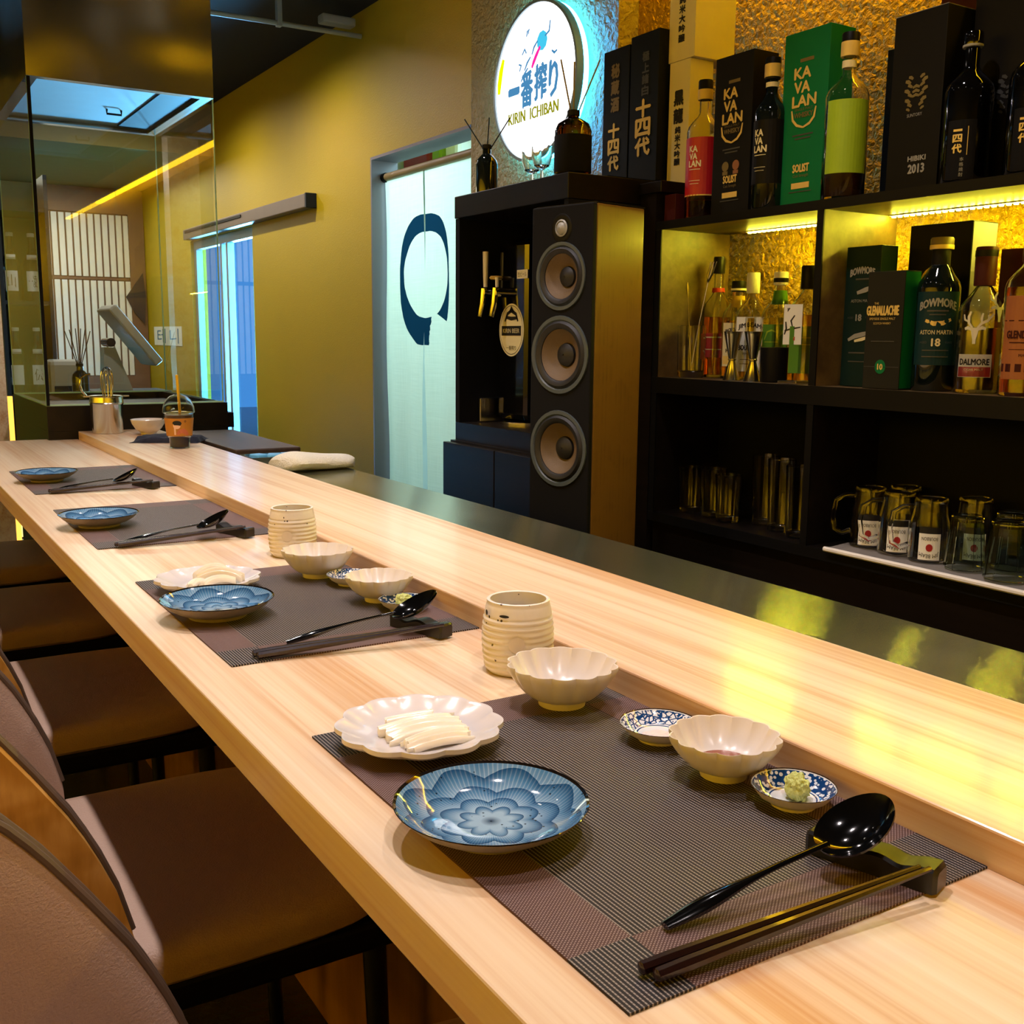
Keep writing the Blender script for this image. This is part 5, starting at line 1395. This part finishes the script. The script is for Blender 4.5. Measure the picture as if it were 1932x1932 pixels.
def crest_items(fx, z, s, mt):
    L = []
    for sg in (-1, 1):
        for a, b, r in ((0.016, -0.030, 0.004), (0.013, -0.022, 0.005), (0.018, -0.014, 0.006), (0.013, -0.004, 0.005), (0.020, 0.004, 0.006), (0.014, 0.013, 0.005), (0.019, 0.021, 0.006), (0.013, 0.028, 0.005)):
            L.append(('s', mt, fx, z, [(sg * (a - r) * s, (b - r * 0.7) * s), (sg * a * s, b * s), (sg * (a + r) * s, (b + r * 0.2) * s)], r * 1.25 * s))
    for b in (-0.008, 0.0, 0.008):
        L.append(('s', mt, fx, z, [(-0.008 * s, b * s), (0.0, (b + 0.003) * s), (0.008 * s, b * s)], 0.006 * s))
    return L
b, w = carton('whisky_box', 'large plain black box with a dim crest, left of the black bottles', 1.765, 1.335, 1.452, 0.6295, 0.330, 0.16, 'black_card')
prt(b, w, crest_items(0.5, 0.185, 1.0, 'gold_dim') + [('t', 'silver', 0.5, 0.143, 'SUNTORY', 0.006, 0.034), ('t', 'silver', 0.6, 0.062, 'HIBIKI', 0.009, 0.040), ('t', 'silver', 0.6, 0.043, '2013', 0.016, 0.036)])
MB().box(0.0, 0.16, 0.0, w, 0.3302, 0.3310).build('lid_edge', 'silver', b)
b, w = carton('whisky_box', 'large black box with a dim crest behind the two black bottles', 1.83, 1.02, 1.325, 0.6295, 0.375, 0.15, 'black_card')
prt(b, w, crest_items(0.28, 0.165, 1.05, 'grey_dim'))
carton('whisky_box', 'low black box squeezed behind the lime-labelled bottle', 1.86, 1.475, 1.545, 0.6295, 0.305, 0.10, 'navy_card')
carton('maroon_panel_box', 'tall maroon box at the very back of the top shelf on the right', 1.985, 0.75, 1.52, 0.6295, 0.50, 0.04, 'maroon_card')

# ------------------------------------------------------------------ bottles
def bottle(name, label, loc, H, R, shoulder, neck_r, body, cap, level=None, liquid=None, lab=None, words=(), neck_lab=None, sq=None, a0=PI, cap_h=0.05, band=None, flare=None):
    """H total height without cap's top, shoulder = z where the body ends"""
    t = thing(name, label, 'bottle', loc)
    zs = shoulder; zn = zs + (H - cap_h - zs) * 0.45
    w = 1.0 if sq else 0.0
    base_r = flare or R
    prof = [(0.001, 0.0005, 0), (base_r * 0.94, 0.0005, w), (base_r, 0.005, w), (R + (base_r - R) * 0.5, zs * 0.55, w), (R, zs, w), (R * 0.93, zs + 0.012, w * 0.8), (R * 0.72, zs + 0.024, w * 0.5), (neck_r * 1.35, zs + 0.036, 0), (neck_r, max(zn, zs + 0.045), 0), (neck_r, H - cap_h, 0), (neck_r * 0.9, H - cap_h + 0.004, 0)]
    n = 40
    if body in ('glass', 'glass_green'):
        inner = [(max(r - 0.0030, 0.0008), max(z, 0.007), q) for r, z, q in prof]
        MB().lathe(prof + list(reversed(inner)), n, sq=sq, cap=False).build('body', body, t)
        if liquid:
            lp = [(max(r - 0.0036, 0.0008), max(z, 0.0075), q) for r, z, q in prof if z <= level] + []
            rl = R - 0.0036 if level <= zs else neck_r
            lp.append((rl, level, w)); lp.append((0.001, level, 0))
            MB().lathe(lp, n, sq=sq, cap=False).build('liquid', liquid, t)
    else:
        MB().lathe(prof, n, sq=sq).build('body', body, t)
    cr = neck_r * 1.28
    MB().lathe([(cr * 0.97, H - cap_h + 0.0045), (cr, H - cap_h + 0.007), (cr, H - 0.003), (cr * 0.92, H)], 26).build('cap', cap, t)
    if band:
        z0, z1, mt = band; MB().lathe([(cr * 1.03, z0), (cr * 1.04, z0 + 0.002), (cr * 1.04, z1 - 0.002), (cr * 1.03, z1)], 26).build('cap_band', mt, t)
    rl = R * 1.012
    if neck_lab:
        z0, z1, mt, rr0, rr1 = neck_lab; MB().lathe([(rr0, z0), (rr1, z1)], 30, cap=False).build('neck_label', mt, t)
    if lab:
        z0, z1, wid, mt = lab
        m = MB()
        if sq: V, F = rect2(wid, z1 - z0); R2 = R * 1.006; m.add([(R2 * math.cos(a0) - a * math.sin(a0), R2 * math.sin(a0) + a * math.cos(a0), (z0 + z1) / 2 + b) for a, b in V], F)
        else: V, F = rect2(wid, z1 - z0, 14); wrap_on(m, V, F, rl, a0, (z0 + z1) / 2)
        lb = m.build('label', mt, t)
        by = {}
        for it in words:
            kind, mt2, dx, z = it[:4]
            if kind == 't': V, F = flat_text(it[4], h=it[5], w=it[6] if len(it) > 6 else None, arch=it[7] if len(it) > 7 else 0, bold=0.05 * it[5] if it[5] >= 0.009 else 0)
            elif kind == 'r': V, F = rect2(it[4], it[5], 6)
            elif kind == 'o': V, F = disc2(it[4], it[5], 18)
            else: V, F = stroke2(it[4], it[5])
            V = [(p[0] + dx,) + tuple(p[1:]) for p in V]
            mb = by.setdefault(mt2, MB())
            if sq:
                R3 = R * 1.012; ca, sa = math.cos(a0), math.sin(a0)
                mb.add([((R3 + (p[2] if len(p) > 2 else 0.0)) * ca - p[0] * sa, (R3 + (p[2] if len(p) > 2 else 0.0)) * sa + p[0] * ca, z + p[1]) for p in V], F)
            else: wrap_on(mb, V, F, rl + (0.0006 if kind != 't' else 0.0009), a0, z)
        for k, mb in by.items(): mb.build('lettering', k, lb)
    return t
VIEW = math.radians(180 + 38)      # label faces the guest a little
KW = lambda mt, x: [('t', mt, x, 0.163, 'KA', 0.014, 0.022), ('t', mt, x, 0.146, 'VA', 0.014, 0.021), ('t', mt, x + 0.004, 0.129, 'LAN', 0.014, 0.032), ('r', mt, x + 0.004, 0.116, 0.030, 0.0015), ('r', mt, x + 0.004, 0.090, 0.030, 0.001), ('r', mt, x + 0.004, 0.083, 0.024, 0.001)]
ZU = 0.6295
bottle('whisky_bottle', 'clear whisky bottle with crimson label and black cap', (1.785, 2.012, ZU), 0.325, 0.041, 0.205, 0.0135, 'glass', 'black', 0.10, 'honey', (0.055, 0.190, 0.115, 'red_paper'), KW('white', -0.018), a0=VIEW, band=(0.280, 0.303, 'gold'), neck_lab=(0.055, 0.058, 'gold', 0.0416, 0.0416))
bottle('whisky_bottle', 'dark whisky bottle with black label between the black and green boxes', (1.765, 1.773, ZU), 0.324, 0.0360, 0.205, 0.0135, 'glass_smoke', 'black', None, None, (0.055, 0.190, 0.120, 'black_card'), KW('cream_paper', -0.022), a0=VIEW, band=(0.283, 0.310, 'gold'), neck_lab=(0.262, 0.272, 'cream_paper', 0.0140, 0.0138))
bottle('whisky_bottle', 'clear whisky bottle with a lime label before the green box', (1.772, 1.566, ZU), 0.330, 0.044, 0.205, 0.0140, 'glass', 'black', 0.19, 'coffee', (0.052, 0.195, 0.095, 'lime_paper'), (), a0=VIEW + 0.15, band=(0.284, 0.312, 'gold'), neck_lab=(0.262, 0.276, 'cream_paper', 0.0146, 0.0143))
SK = [('t', 'gold', -0.006, 0.094, '一', 0.004, 0.016), ('t', 'gold', -0.006, 0.080, '四', 0.013, 0.016), ('t', 'gold', -0.006, 0.062, '代', 0.015, 0.017), ('r', 'gold', 0.012, 0.075, 0.0012, 0.05),
      ('t', 'silver', 0.004, 0.043, '本', 0.007), ('t', 'silver', 0.004, 0.034, '格', 0.007), ('t', 'silver', 0.004, 0.025, '焼', 0.007), ('t', 'silver', 0.004, 0.016, '酎', 0.007)]
bottle('sake_bottle', 'left of two glossy black bottles with gold characters', (1.78, 1.288, ZU), 0.270, 0.043, 0.165, 0.0135, 'glass_dark', 'black_gloss', lab=(0.008, 0.112, 0.052, 'black_matte'), words=SK, a0=VIEW - 0.25, cap_h=0.03, band=(0.244, 0.248, 'silver'))
bottle('sake_bottle', 'right of two glossy black bottles with gold characters', (1.78, 1.158, ZU), 0.272, 0.043, 0.165, 0.0135, 'glass_dark', 'black_gloss', lab=(0.008, 0.112, 0.052, 'black_matte'), words=SK, a0=VIEW - 0.25, cap_h=0.03, band=(0.246, 0.250, 'silver'))

# ---- left bay
ZM = 0.2505
t = thing('mixing_glass', 'clear tumbler holding bar spoons in the left bay', 'glass', (1.785, 2.030, ZM))
MB().lathe([(0.001, 0.0005), (0.031, 0.0005), (0.033, 0.004), (0.036, 0.128), (0.0345, 0.1285), (0.0315, 0.018), (0.001, 0.016)], 32, cap=False).build('body', 'glass', t)
t = thing('bar_spoon', 'twisted bar spoon leaning upright in the tumbler', 'spoon', (1.780, 2.022, ZM + 0.0175)); MB().tube([(0.0, 0.0, 0.0), (-0.008, 0.004, 0.11), (-0.014, 0.006, 0.175), (-0.015, 0.0065, 0.20), (-0.016, 0.007, 0.215)], [0.0016, 0.0016, 0.0016, 0.004, 0.002], 8).build('shaft', 'steel_plain', t)
t = thing('cocktail_fork', 'long twisted bar fork leaning right out of the tumbler', 'fork', (1.785, 2.03, ZM + 0.0175))
MB().tube([(0.0, 0.0, 0.0), (0.0, -0.024, 0.11), (0.0, -0.052, 0.215)], 0.0016, 8).build('shaft', 'steel_plain', t)
m = MB()
for dy in (-0.008, 0.0, 0.008): m.tube([(0, -0.052, 0.215), (0, -0.058 + dy, 0.232), (0, -0.070 + dy * 1.2, 0.262)], [0.003, 0.0022, 0.0012], 8)
m.build('tines', 'steel_plain', t)
bottle('liquor_bottle', 'tall clear bottle with a red neck band and stopper, left bay', (1.865, 2.027, ZM), 0.298, 0.030, 0.170, 0.0115, 'glass', 'black', 0.150, 'honey', (0.050, 0.110, 0.066, 'red'), [('r', 'cream_paper', 0, 0.10, 0.05, 0.003), ('r', 'cream_paper', 0, 0.07, 0.05, 0.002)], a0=VIEW, cap_h=0.045, sq=5, neck_lab=(0.212, 0.222, 'red', 0.0165, 0.0150))
bottle('liquor_bottle', 'square bottle with yellow labels, second bottle in the left bay', (1.860, 1.949, ZM), 0.236, 0.031, 0.150, 0.0140, 'glass', 'black', 0.140, 'amber', (0.030, 0.135, 0.058, 'cream_paper'), [('t', 'ink', 0, 0.118, 'JACK DANIEL\'S', 0.010, 0.05, 0.004), ('r', 'ink', 0, 0.095, 0.04, 0.0012), ('t', 'ink', 0, 0.080, 'TENNESSEE', 0.006, 0.04), ('t', 'ink', 0, 0.068, 'HONEY', 0.009, 0.042), ('r', 'gold', 0, 0.045, 0.055, 0.02)], a0=VIEW, cap_h=0.030, sq=5, neck_lab=(0.172, 0.200, 'yellow_paper', 0.0185, 0.0155), band=(0.213, 0.218, 'white'))
bottle('liquor_bottle', 'bourbon bottle with white cap and white label, middle of the left bay', (1.840, 1.880, ZM), 0.252, 0.032, 0.150, 0.0120, 'glass', 'white', 0.145, 'amber', (0.020, 0.148, 0.062, 'paper'), [('t', 'ink', 0, 0.128, 'JIM BEAM', 0.013, 0.052, 0.005), ('o', 'red', 0, 0.104, 0.009, 0.011), ('t', 'ink', 0, 0.076, 'BOURBON', 0.012, 0.05), ('t', 'ink', 0, 0.062, 'WHISKEY', 0.006, 0.03), ('r', 'ink', 0, 0.048, 0.04, 0.0012), ('r', 'ink', 0, 0.038, 0.04, 0.0012)], a0=VIEW, cap_h=0.052, sq=5)
bottle('liquor_bottle', 'square bottle with green labels and white cap, left bay', (1.845, 1.796, ZM), 0.250, 0.034, 0.150, 0.0130, 'glass', 'white', 0.145, 'pale_spirit', (0.030, 0.130, 0.064, 'green_paper'), [('t', 'lime_paper', 0.018, 0.110, 'JACK', 0.013, 0.026), ('s', 'lime_paper', -0.012, 0.105, [(-0.016, -0.01), (-0.010, 0.008), (0.0, 0.012), (0.010, 0.008), (0.016, -0.01)], 0.004), ('r', 'lime_paper', -0.012, 0.09, 0.03, 0.002)], a0=VIEW, cap_h=0.034, sq=5, neck_lab=(0.176, 0.208, 'green_paper', 0.0190, 0.0150), band=(0.226, 0.236, 'black'))
bottle('liquor_bottle', 'black-capped bottle with hanging white card, right end of left bay', (1.825, 1.692, ZM), 0.258, 0.035, 0.158, 0.0140, 'glass', 'black', 0.150, 'amber', (0.022, 0.125, 0.066, 'green_paper'), [('r', 'lime_paper', 0, 0.10, 0.05, 0.002), ('r', 'lime_paper', 0, 0.085, 0.04, 0.002)], a0=VIEW, cap_h=0.055, sq=5)
t = thing('gift_card', 'white card with black ink drawing hung on the bottle', 'card', (1.7820, 1.693, ZM + 0.085), VIEW - PI - 0.25)
MB().box(-0.0008, 0.0008, -0.021, 0.021, 0.0, 0.088).build('card', 'paper', t)
m = MB()
for s_ in ([(-0.018, 0.030), (-0.005, 0.034), (0.018, 0.038)], [(-0.016, 0.050), (-0.014, 0.035), (-0.018, 0.022)], [(0.0, 0.038), (-0.004, 0.052), (0.004, 0.064)], [(-0.012, 0.080), (-0.013, 0.073), (-0.008, 0.080)]):
    V, F = stroke2(s_, 0.004); print_on(m, V, F, 0.0, 0.0, -0.0012)
m.build('ink_drawing', 'ink', t)
m = MB(); V, F = rect2(0.007, 0.008); print_on(m, V, F, -0.003, 0.013, -0.0012); m.build('red_seal', 'red', t)
def jigger(loc, label):
    t = thing('jigger', label, 'jigger', loc, 0, 'steel hourglass jiggers in the left bay')
    MB().lathe([(0.022, 0.0004), (0.0205, 0.0004), (0.0075, 0.046), (0.0085, 0.050), (0.0215, 0.1125), (0.0228, 0.1135), (0.0218, 0.1128), (0.006, 0.052), (0.001, 0.050)], 32, cap=False).build('double_cone', 'steel_plain', t)
    MB().lathe([(0.0080, 0.0455), (0.0098, 0.047), (0.0098, 0.050), (0.0088, 0.0512)], 26, cap=False).build('waist_ring', 'chrome', t)
jigger((1.765, 1.862, ZM), 'left steel hourglass jigger at the front of the left bay'); jigger((1.765, 1.794, ZM), 'right steel hourglass jigger at the front of the left bay')
o = MB().lathe([(0.001, 0.0005), (0.029, 0.0005), (0.0305, 0.004), (0.032, 0.078), (0.0305, 0.0785), (0.029, 0.008), (0.001, 0.006)], 32, cap=False).build('black_cup', 'black', None, (1.775, 1.737, ZM)); tag(o, 'matt black straight cup at the front of the left bay', 'cup')
o = MB().box(-0.02, 0.02, -0.028, 0.028, 0.0004, 0.0075, 0.002).build('metal_tin', 'steel_plain', None, (1.752, 1.655, ZM)); tag(o, 'small flat silver tin at the front right of the left bay', 'tin')

# ---- right bay
b, w = carton('whisky_box', 'dark teal whisky box with a sports car print, right bay', 1.78, 1.462, 1.550, ZM, 0.286, 0.05, 'teal_card')
prt(b, w, [('t', 'silver', 0.50, 0.238, 'BOWMORE', 0.014, 0.062, 0.006), ('r', 'grey_dim', 0.5, 0.220, 0.034, 0.003), ('s', 'silver', 0.62, 0.196, [(-0.022, -0.004), (0.0, 0.002), (0.020, 0.008)], 0.010), ('t', 'silver', 0.55, 0.176, 'ASTON MARTIN', 0.006, 0.060), ('t', 'silver', 0.46, 0.142, '18', 0.013), ('t', 'grey_dim', 0.22, 0.142, 'AGED', 0.004), ('t', 'grey_dim', 0.74, 0.142, 'YEARS', 0.004),
           ('s', 'silver', 0.55, 0.106, [(-0.032, -0.010), (-0.015, -0.002), (0.005, 0.002), (0.026, 0.006)], 0.010), ('s', 'cream_paper', 0.60, 0.098, [(-0.020, -0.004), (0.0, 0.0), (0.018, 0.005)], 0.007), ('r', 'grey_dim', 0.5, 0.070, 0.05, 0.003), ('r', 'grey_dim', 0.5, 0.052, 0.05, 0.002)])
b, w = carton('whisky_box', 'brown-black whisky box with angular gold lettering and green roundel', 1.738, 1.368, 1.4555, ZM, 0.230, 0.048, 'olive_card', 'green_card')  # green side face paints in the green light falling on that side
prt(b, w, [('t', 'gold', 0.28, 0.168, 'THE', 0.004), ('t', 'gold', 0.46, 0.154, 'GLENALLACHIE', 0.018, 0.076), ('t', 'gold', 0.46, 0.138, 'SPEYSIDE SINGLE MALT', 0.0045, 0.062), ('t', 'gold', 0.46, 0.129, 'SCOTCH WHISKY', 0.004, 0.042), ('r', 'grey_dim', 0.5, 0.094, 0.056, 0.002),
           ('o', 'green_card', 0.48, 0.044, 0.013, 0.014), ('t', 'gold', 0.48, 0.044, '10', 0.011), ('r', 'grey_dim', 0.5, 0.044, 0.084, 0.001)])
b, w = carton('whisky_box', 'tall dark box with a round gold emblem and lilac side, right bay', 1.855, 1.312, 1.455, ZM, 0.326, 0.078, 'black_card', 'lilac_card')
prt(b, w, [('o', 'gold', 0.46, 0.212, 0.034, 0.032), ('o', 'ink', 0.46, 0.212, 0.030, 0.028, 0.9), ('s', 'ink', 0.46, 0.212, [(-0.006, -0.012), (0.004, 0.0), (0.0, 0.014)], 0.010)])
carton('whisky_box', 'maroon box behind the stag bottle, right bay', 1.865, 1.165, 1.255, ZM, 0.268, 0.065, 'maroon_card')
BW = [('t', 'silver', 0, 0.168, 'BOWMORE', 0.015, 0.072, 0.008), ('r', 'grey_dim', 0, 0.152, 0.04, 0.003), ('r', 'grey_dim', 0, 0.145, 0.03, 0.002), ('s', 'gold', 0.002, 0.130, [(-0.024, 0.004), (-0.008, -0.002), (0.008, -0.001), (0.024, 0.006)], 0.009), ('t', 'cream_paper', 0, 0.112, 'ASTON MARTIN', 0.008, 0.064), ('t', 'cream_paper', 0.0, 0.093, '18', 0.014), ('t', 'grey_dim', -0.024, 0.093, 'AGED', 0.004), ('t', 'grey_dim', 0.024, 0.093, 'YEARS', 0.004), ('r', 'grey_dim', 0, 0.078, 0.05, 0.002), ('r', 'grey_dim', 0, 0.066, 0.05, 0.002)]
bottle('whisky_bottle', 'green-black whisky bottle with a dark teal 18 label, right bay', (1.785, 1.326, ZM), 0.290, 0.040, 0.195, 0.0165, 'glass_smoke', 'gold_dim', lab=(0.050, 0.188, 0.092, 'teal_paper'), words=BW, a0=VIEW, cap_h=0.022, neck_lab=(0.232, 0.268, 'black_card', 0.0172, 0.0172), band=(0.268, 0.276, 'gold'))
DM = bottle('whisky_bottle', 'flared whisky bottle with a silver stag head and maroon neck', (1.80, 1.240, ZM), 0.268, 0.041, 0.150, 0.0150, 'glass', 'maroon_card', 0.120, 'coffee', (0.030, 0.072, 0.062, 'paper'), [('t', 'ink', 0, 0.058, 'DALMORE', 0.011, 0.054), ('r', 'red', 0, 0.040, 0.060, 0.018), ('t', 'cream_paper', 0, 0.044, 'CIGAR MALT', 0.004, 0.034)], a0=VIEW - 0.25, cap_h=0.075, flare=0.044, band=(0.250, 0.262, 'black'))
def stag(mb, k, r, a, z):
    head = [(-0.0065, 0.008), (0.0065, 0.008), (0.0055, -0.002), (0.0030, -0.012), (0.0026, -0.020), (-0.0026, -0.020), (-0.0030, -0.012), (-0.0055, -0.002)]
    wrap_on(mb, [(p * k, q * k) for p, q in head], [tuple(range(8))], r, a, z)
    for st_, w_ in (([(-0.005, 0.005), (-0.012, 0.008), (-0.018, 0.006)], 0.005), ([(0.005, 0.005), (0.012, 0.008), (0.018, 0.006)], 0.005),
                    ([(-0.004, 0.008), (-0.011, 0.016), (-0.012, 0.027), (-0.008, 0.036)], 0.0038), ([(0.004, 0.008), (0.011, 0.016), (0.020, 0.020), (0.030, 0.032)], 0.0038),
                    ([(-0.011, 0.018), (-0.019, 0.022), (-0.021, 0.031)], 0.003), ([(0.011, 0.016), (0.010, 0.024), (0.012, 0.033)], 0.003), ([(0.022, 0.022), (0.021, 0.030)], 0.0026)):
        V, F = stroke2([(p * k, q * k) for p, q in st_], w_ * k * 1.3); wrap_on(mb, V, F, r, a, z)
m = MB(); stag(m, 1.05, 0.0442, VIEW - 0.30, 0.112); m.build('stag_emblem', 'silver_bright', DM, label='silver stag head emblem')
m = MB(); stag(m, 0.95, 0.0425, VIEW + 0.70, 0.150); m.build('stag_emblem', 'silver_bright', DM, label='silver stag head emblem')
bottle('whisky_bottle', 'whisky bottle with salmon labels at the right edge of the bay', (1.78, 1.133, ZM), 0.290, 0.043, 0.190, 0.0145, 'glass', 'maroon_card', 0.19, 'honey', (0.030, 0.175, 0.100, 'orange_paper'), [('t', 'maroon_card', 0, 0.155, 'THE', 0.006), ('t', 'maroon_card', 0, 0.108, 'GLENDRONACH', 0.013, 0.082), ('t', 'maroon_card', 0, 0.122, 'The', 0.006), ('r', 'maroon_card', 0, 0.120 + 0.012, 0.1, 0.002), ('r', 'maroon_card', 0, 0.094, 0.07, 0.002), ('r', 'maroon_card', 0, 0.082, 0.07, 0.0012), ('t', 'maroon_card', 0, 0.072, 'MATURED', 0.005), ('r', 'maroon_card', 0, 0.050, 0.1, 0.014)], a0=VIEW, cap_h=0.060)

# ---- glasses on the low shelf
o = MB().slab(lambda u, v: (SX - 0.014 + 0.19 * u, 0.70 + 0.835 * v - 0.04 * (1 - u) * (v > 0.95), -0.0865 + 0.003 * math.sin(v * 21) * (1 - u) * 0.5 + 0.0018), 12, 40, (0, 0, -0.0048)).build('grey_cloth', 'grey_cloth'); tag(o, 'grey folded cloth under the inverted glass mugs', 'cloth')
o = MB().tube([(SX - 0.014, 0.70, -0.087), (SX - 0.016, 1.05, -0.0865), (SX - 0.013, 1.30, -0.087), (SX - 0.014, 1.50, -0.0865)], 0.0055, 8).build('cloth_hem', 'white', o)
ZG = -0.0815
def mug(loc, rz, label):
    """inverted glass mug: wide mouth down, with printed label upside down"""
    t = thing('glass_mug', label, 'mug', loc, rz)
    H = 0.125
    MB().lathe([(0.0370, 0.0005), (0.0385, 0.004), (0.0385, 0.055), (0.0365, 0.080), (0.0330, 0.096), (0.0320, 0.118), (0.0300, H), (0.001, H), (0.001, H - 0.008), (0.0285, H - 0.010), (0.0300, 0.096), (0.0340, 0.078), (0.0360, 0.055), (0.0358, 0.004)], 32, cap=False).build('body', 'glass', t)
    pts = [(0.0375, 0, 0.030), (0.055, 0, 0.022), (0.070, 0, 0.030), (0.074, 0, 0.060), (0.070, 0, 0.092), (0.052, 0, 0.104), (0.0325, 0, 0.106)]
    MB().tube(pts, [0.005] * 7, 10).build('handle', 'glass', t)
    a = math.radians(218) - rz
    m = MB(); V, F = rect2(0.041, 0.013, 8); wrap_on(m, V, F, 0.0389, a, 0.0645); m.build('label_top', 'ink', t)
    m = MB(); V, F = rect2(0.041, 0.052, 8); wrap_on(m, V, F, 0.0390, a, 0.032); lb = m.build('label', 'paper', t)
    inv = lambda VF: ([(-p, -q) for p, q in VF[0]], VF[1])
    m = MB(); V, F = inv(flat_text('JIM BEAM', h=0.010, w=0.037, arch=0.004)); wrap_on(m, V, F, 0.0394, a, 0.0150)
    V, F = inv(flat_text('BOURBON', h=0.007, w=0.030)); wrap_on(m, V, F, 0.0394, a, 0.0480); m.build('lettering', 'ink', lb)
    m = MB(); V, F = disc2(0.0065, 0.0075, 14); wrap_on(m, V, F, 0.0394, a, 0.0305); m.build('red_seal', 'red', lb)
    return t
mug((1.800, 1.466, ZG), math.radians(128), 'leftmost inverted glass mug with its handle to the left')
mug((1.793, 1.388, ZG), math.radians(130), 'second inverted glass mug from the left, red seal doubled behind a handle')
mug((1.783, 1.305, ZG), math.radians(132), 'inverted glass mug with a clear white label at the front of the row')
mug((1.862, 1.262, ZG), math.radians(60), 'inverted glass mug half behind the greenish tumbler')
mug((1.878, 1.440, ZG), math.radians(90), 'inverted glass mug at the back of the row, hardly visible')
def tumbler(loc, s, label, mat, group):
    t = thing('tumbler', label, 'glass', loc, 0, group)
    MB().lathe([(0.0385 * s, 0.0005), (0.0395 * s, 0.003), (0.030 * s, 0.105 * s), (0.029 * s, 0.108 * s), (0.001, 0.108 * s), (0.001, 0.097 * s), (0.0275 * s, 0.096 * s), (0.0372 * s, 0.003)], 12, cap=False, smooth=False).build('body', mat, t)
for (x, y, s, l) in [(1.775, 1.218, 0.95, 'left of the front two, touching the mugs'), (1.76, 1.122, 1.0, 'right of the front two, nearest the viewer'), (1.855, 1.175, 1.0, 'behind the front two')]:
    tumbler((x, y, ZG), s, 'greenish inverted faceted tumbler on the cloth, ' + l, 'glass_green', 'greenish tumblers on the cloth')
ZL = -0.0915
for k, (x, y, s, l) in enumerate([(1.80, 2.030, 1.0, 'small glass at the left end of the dark lower bay'), (1.80, 1.945, 1.05, 'second small glass in the dark lower bay'), (1.78, 1.872, 1.0, 'third small glass in the dark lower bay'),
                                  (1.83, 1.800, 1.45, 'left tall highball glass in the dark lower bay'), (1.80, 1.720, 1.45, 'middle tall highball glass in the dark lower bay'), (1.775, 1.640, 1.40, 'right tall highball glass in the dark lower bay')]):
    t = thing('bar_glass', l, 'glass', (x, y, ZL), 0, 'glasses in the dark lower bay')
    r = 0.032
    MB().lathe([(0.001, 0.0005), (r * 0.82, 0.0005), (r * 0.84, 0.003), (r, 0.115 * s), (r - 0.002, 0.1155 * s), (r * 0.78, 0.014), (0.001, 0.012)], 28, cap=False).build('body', 'glass', t)
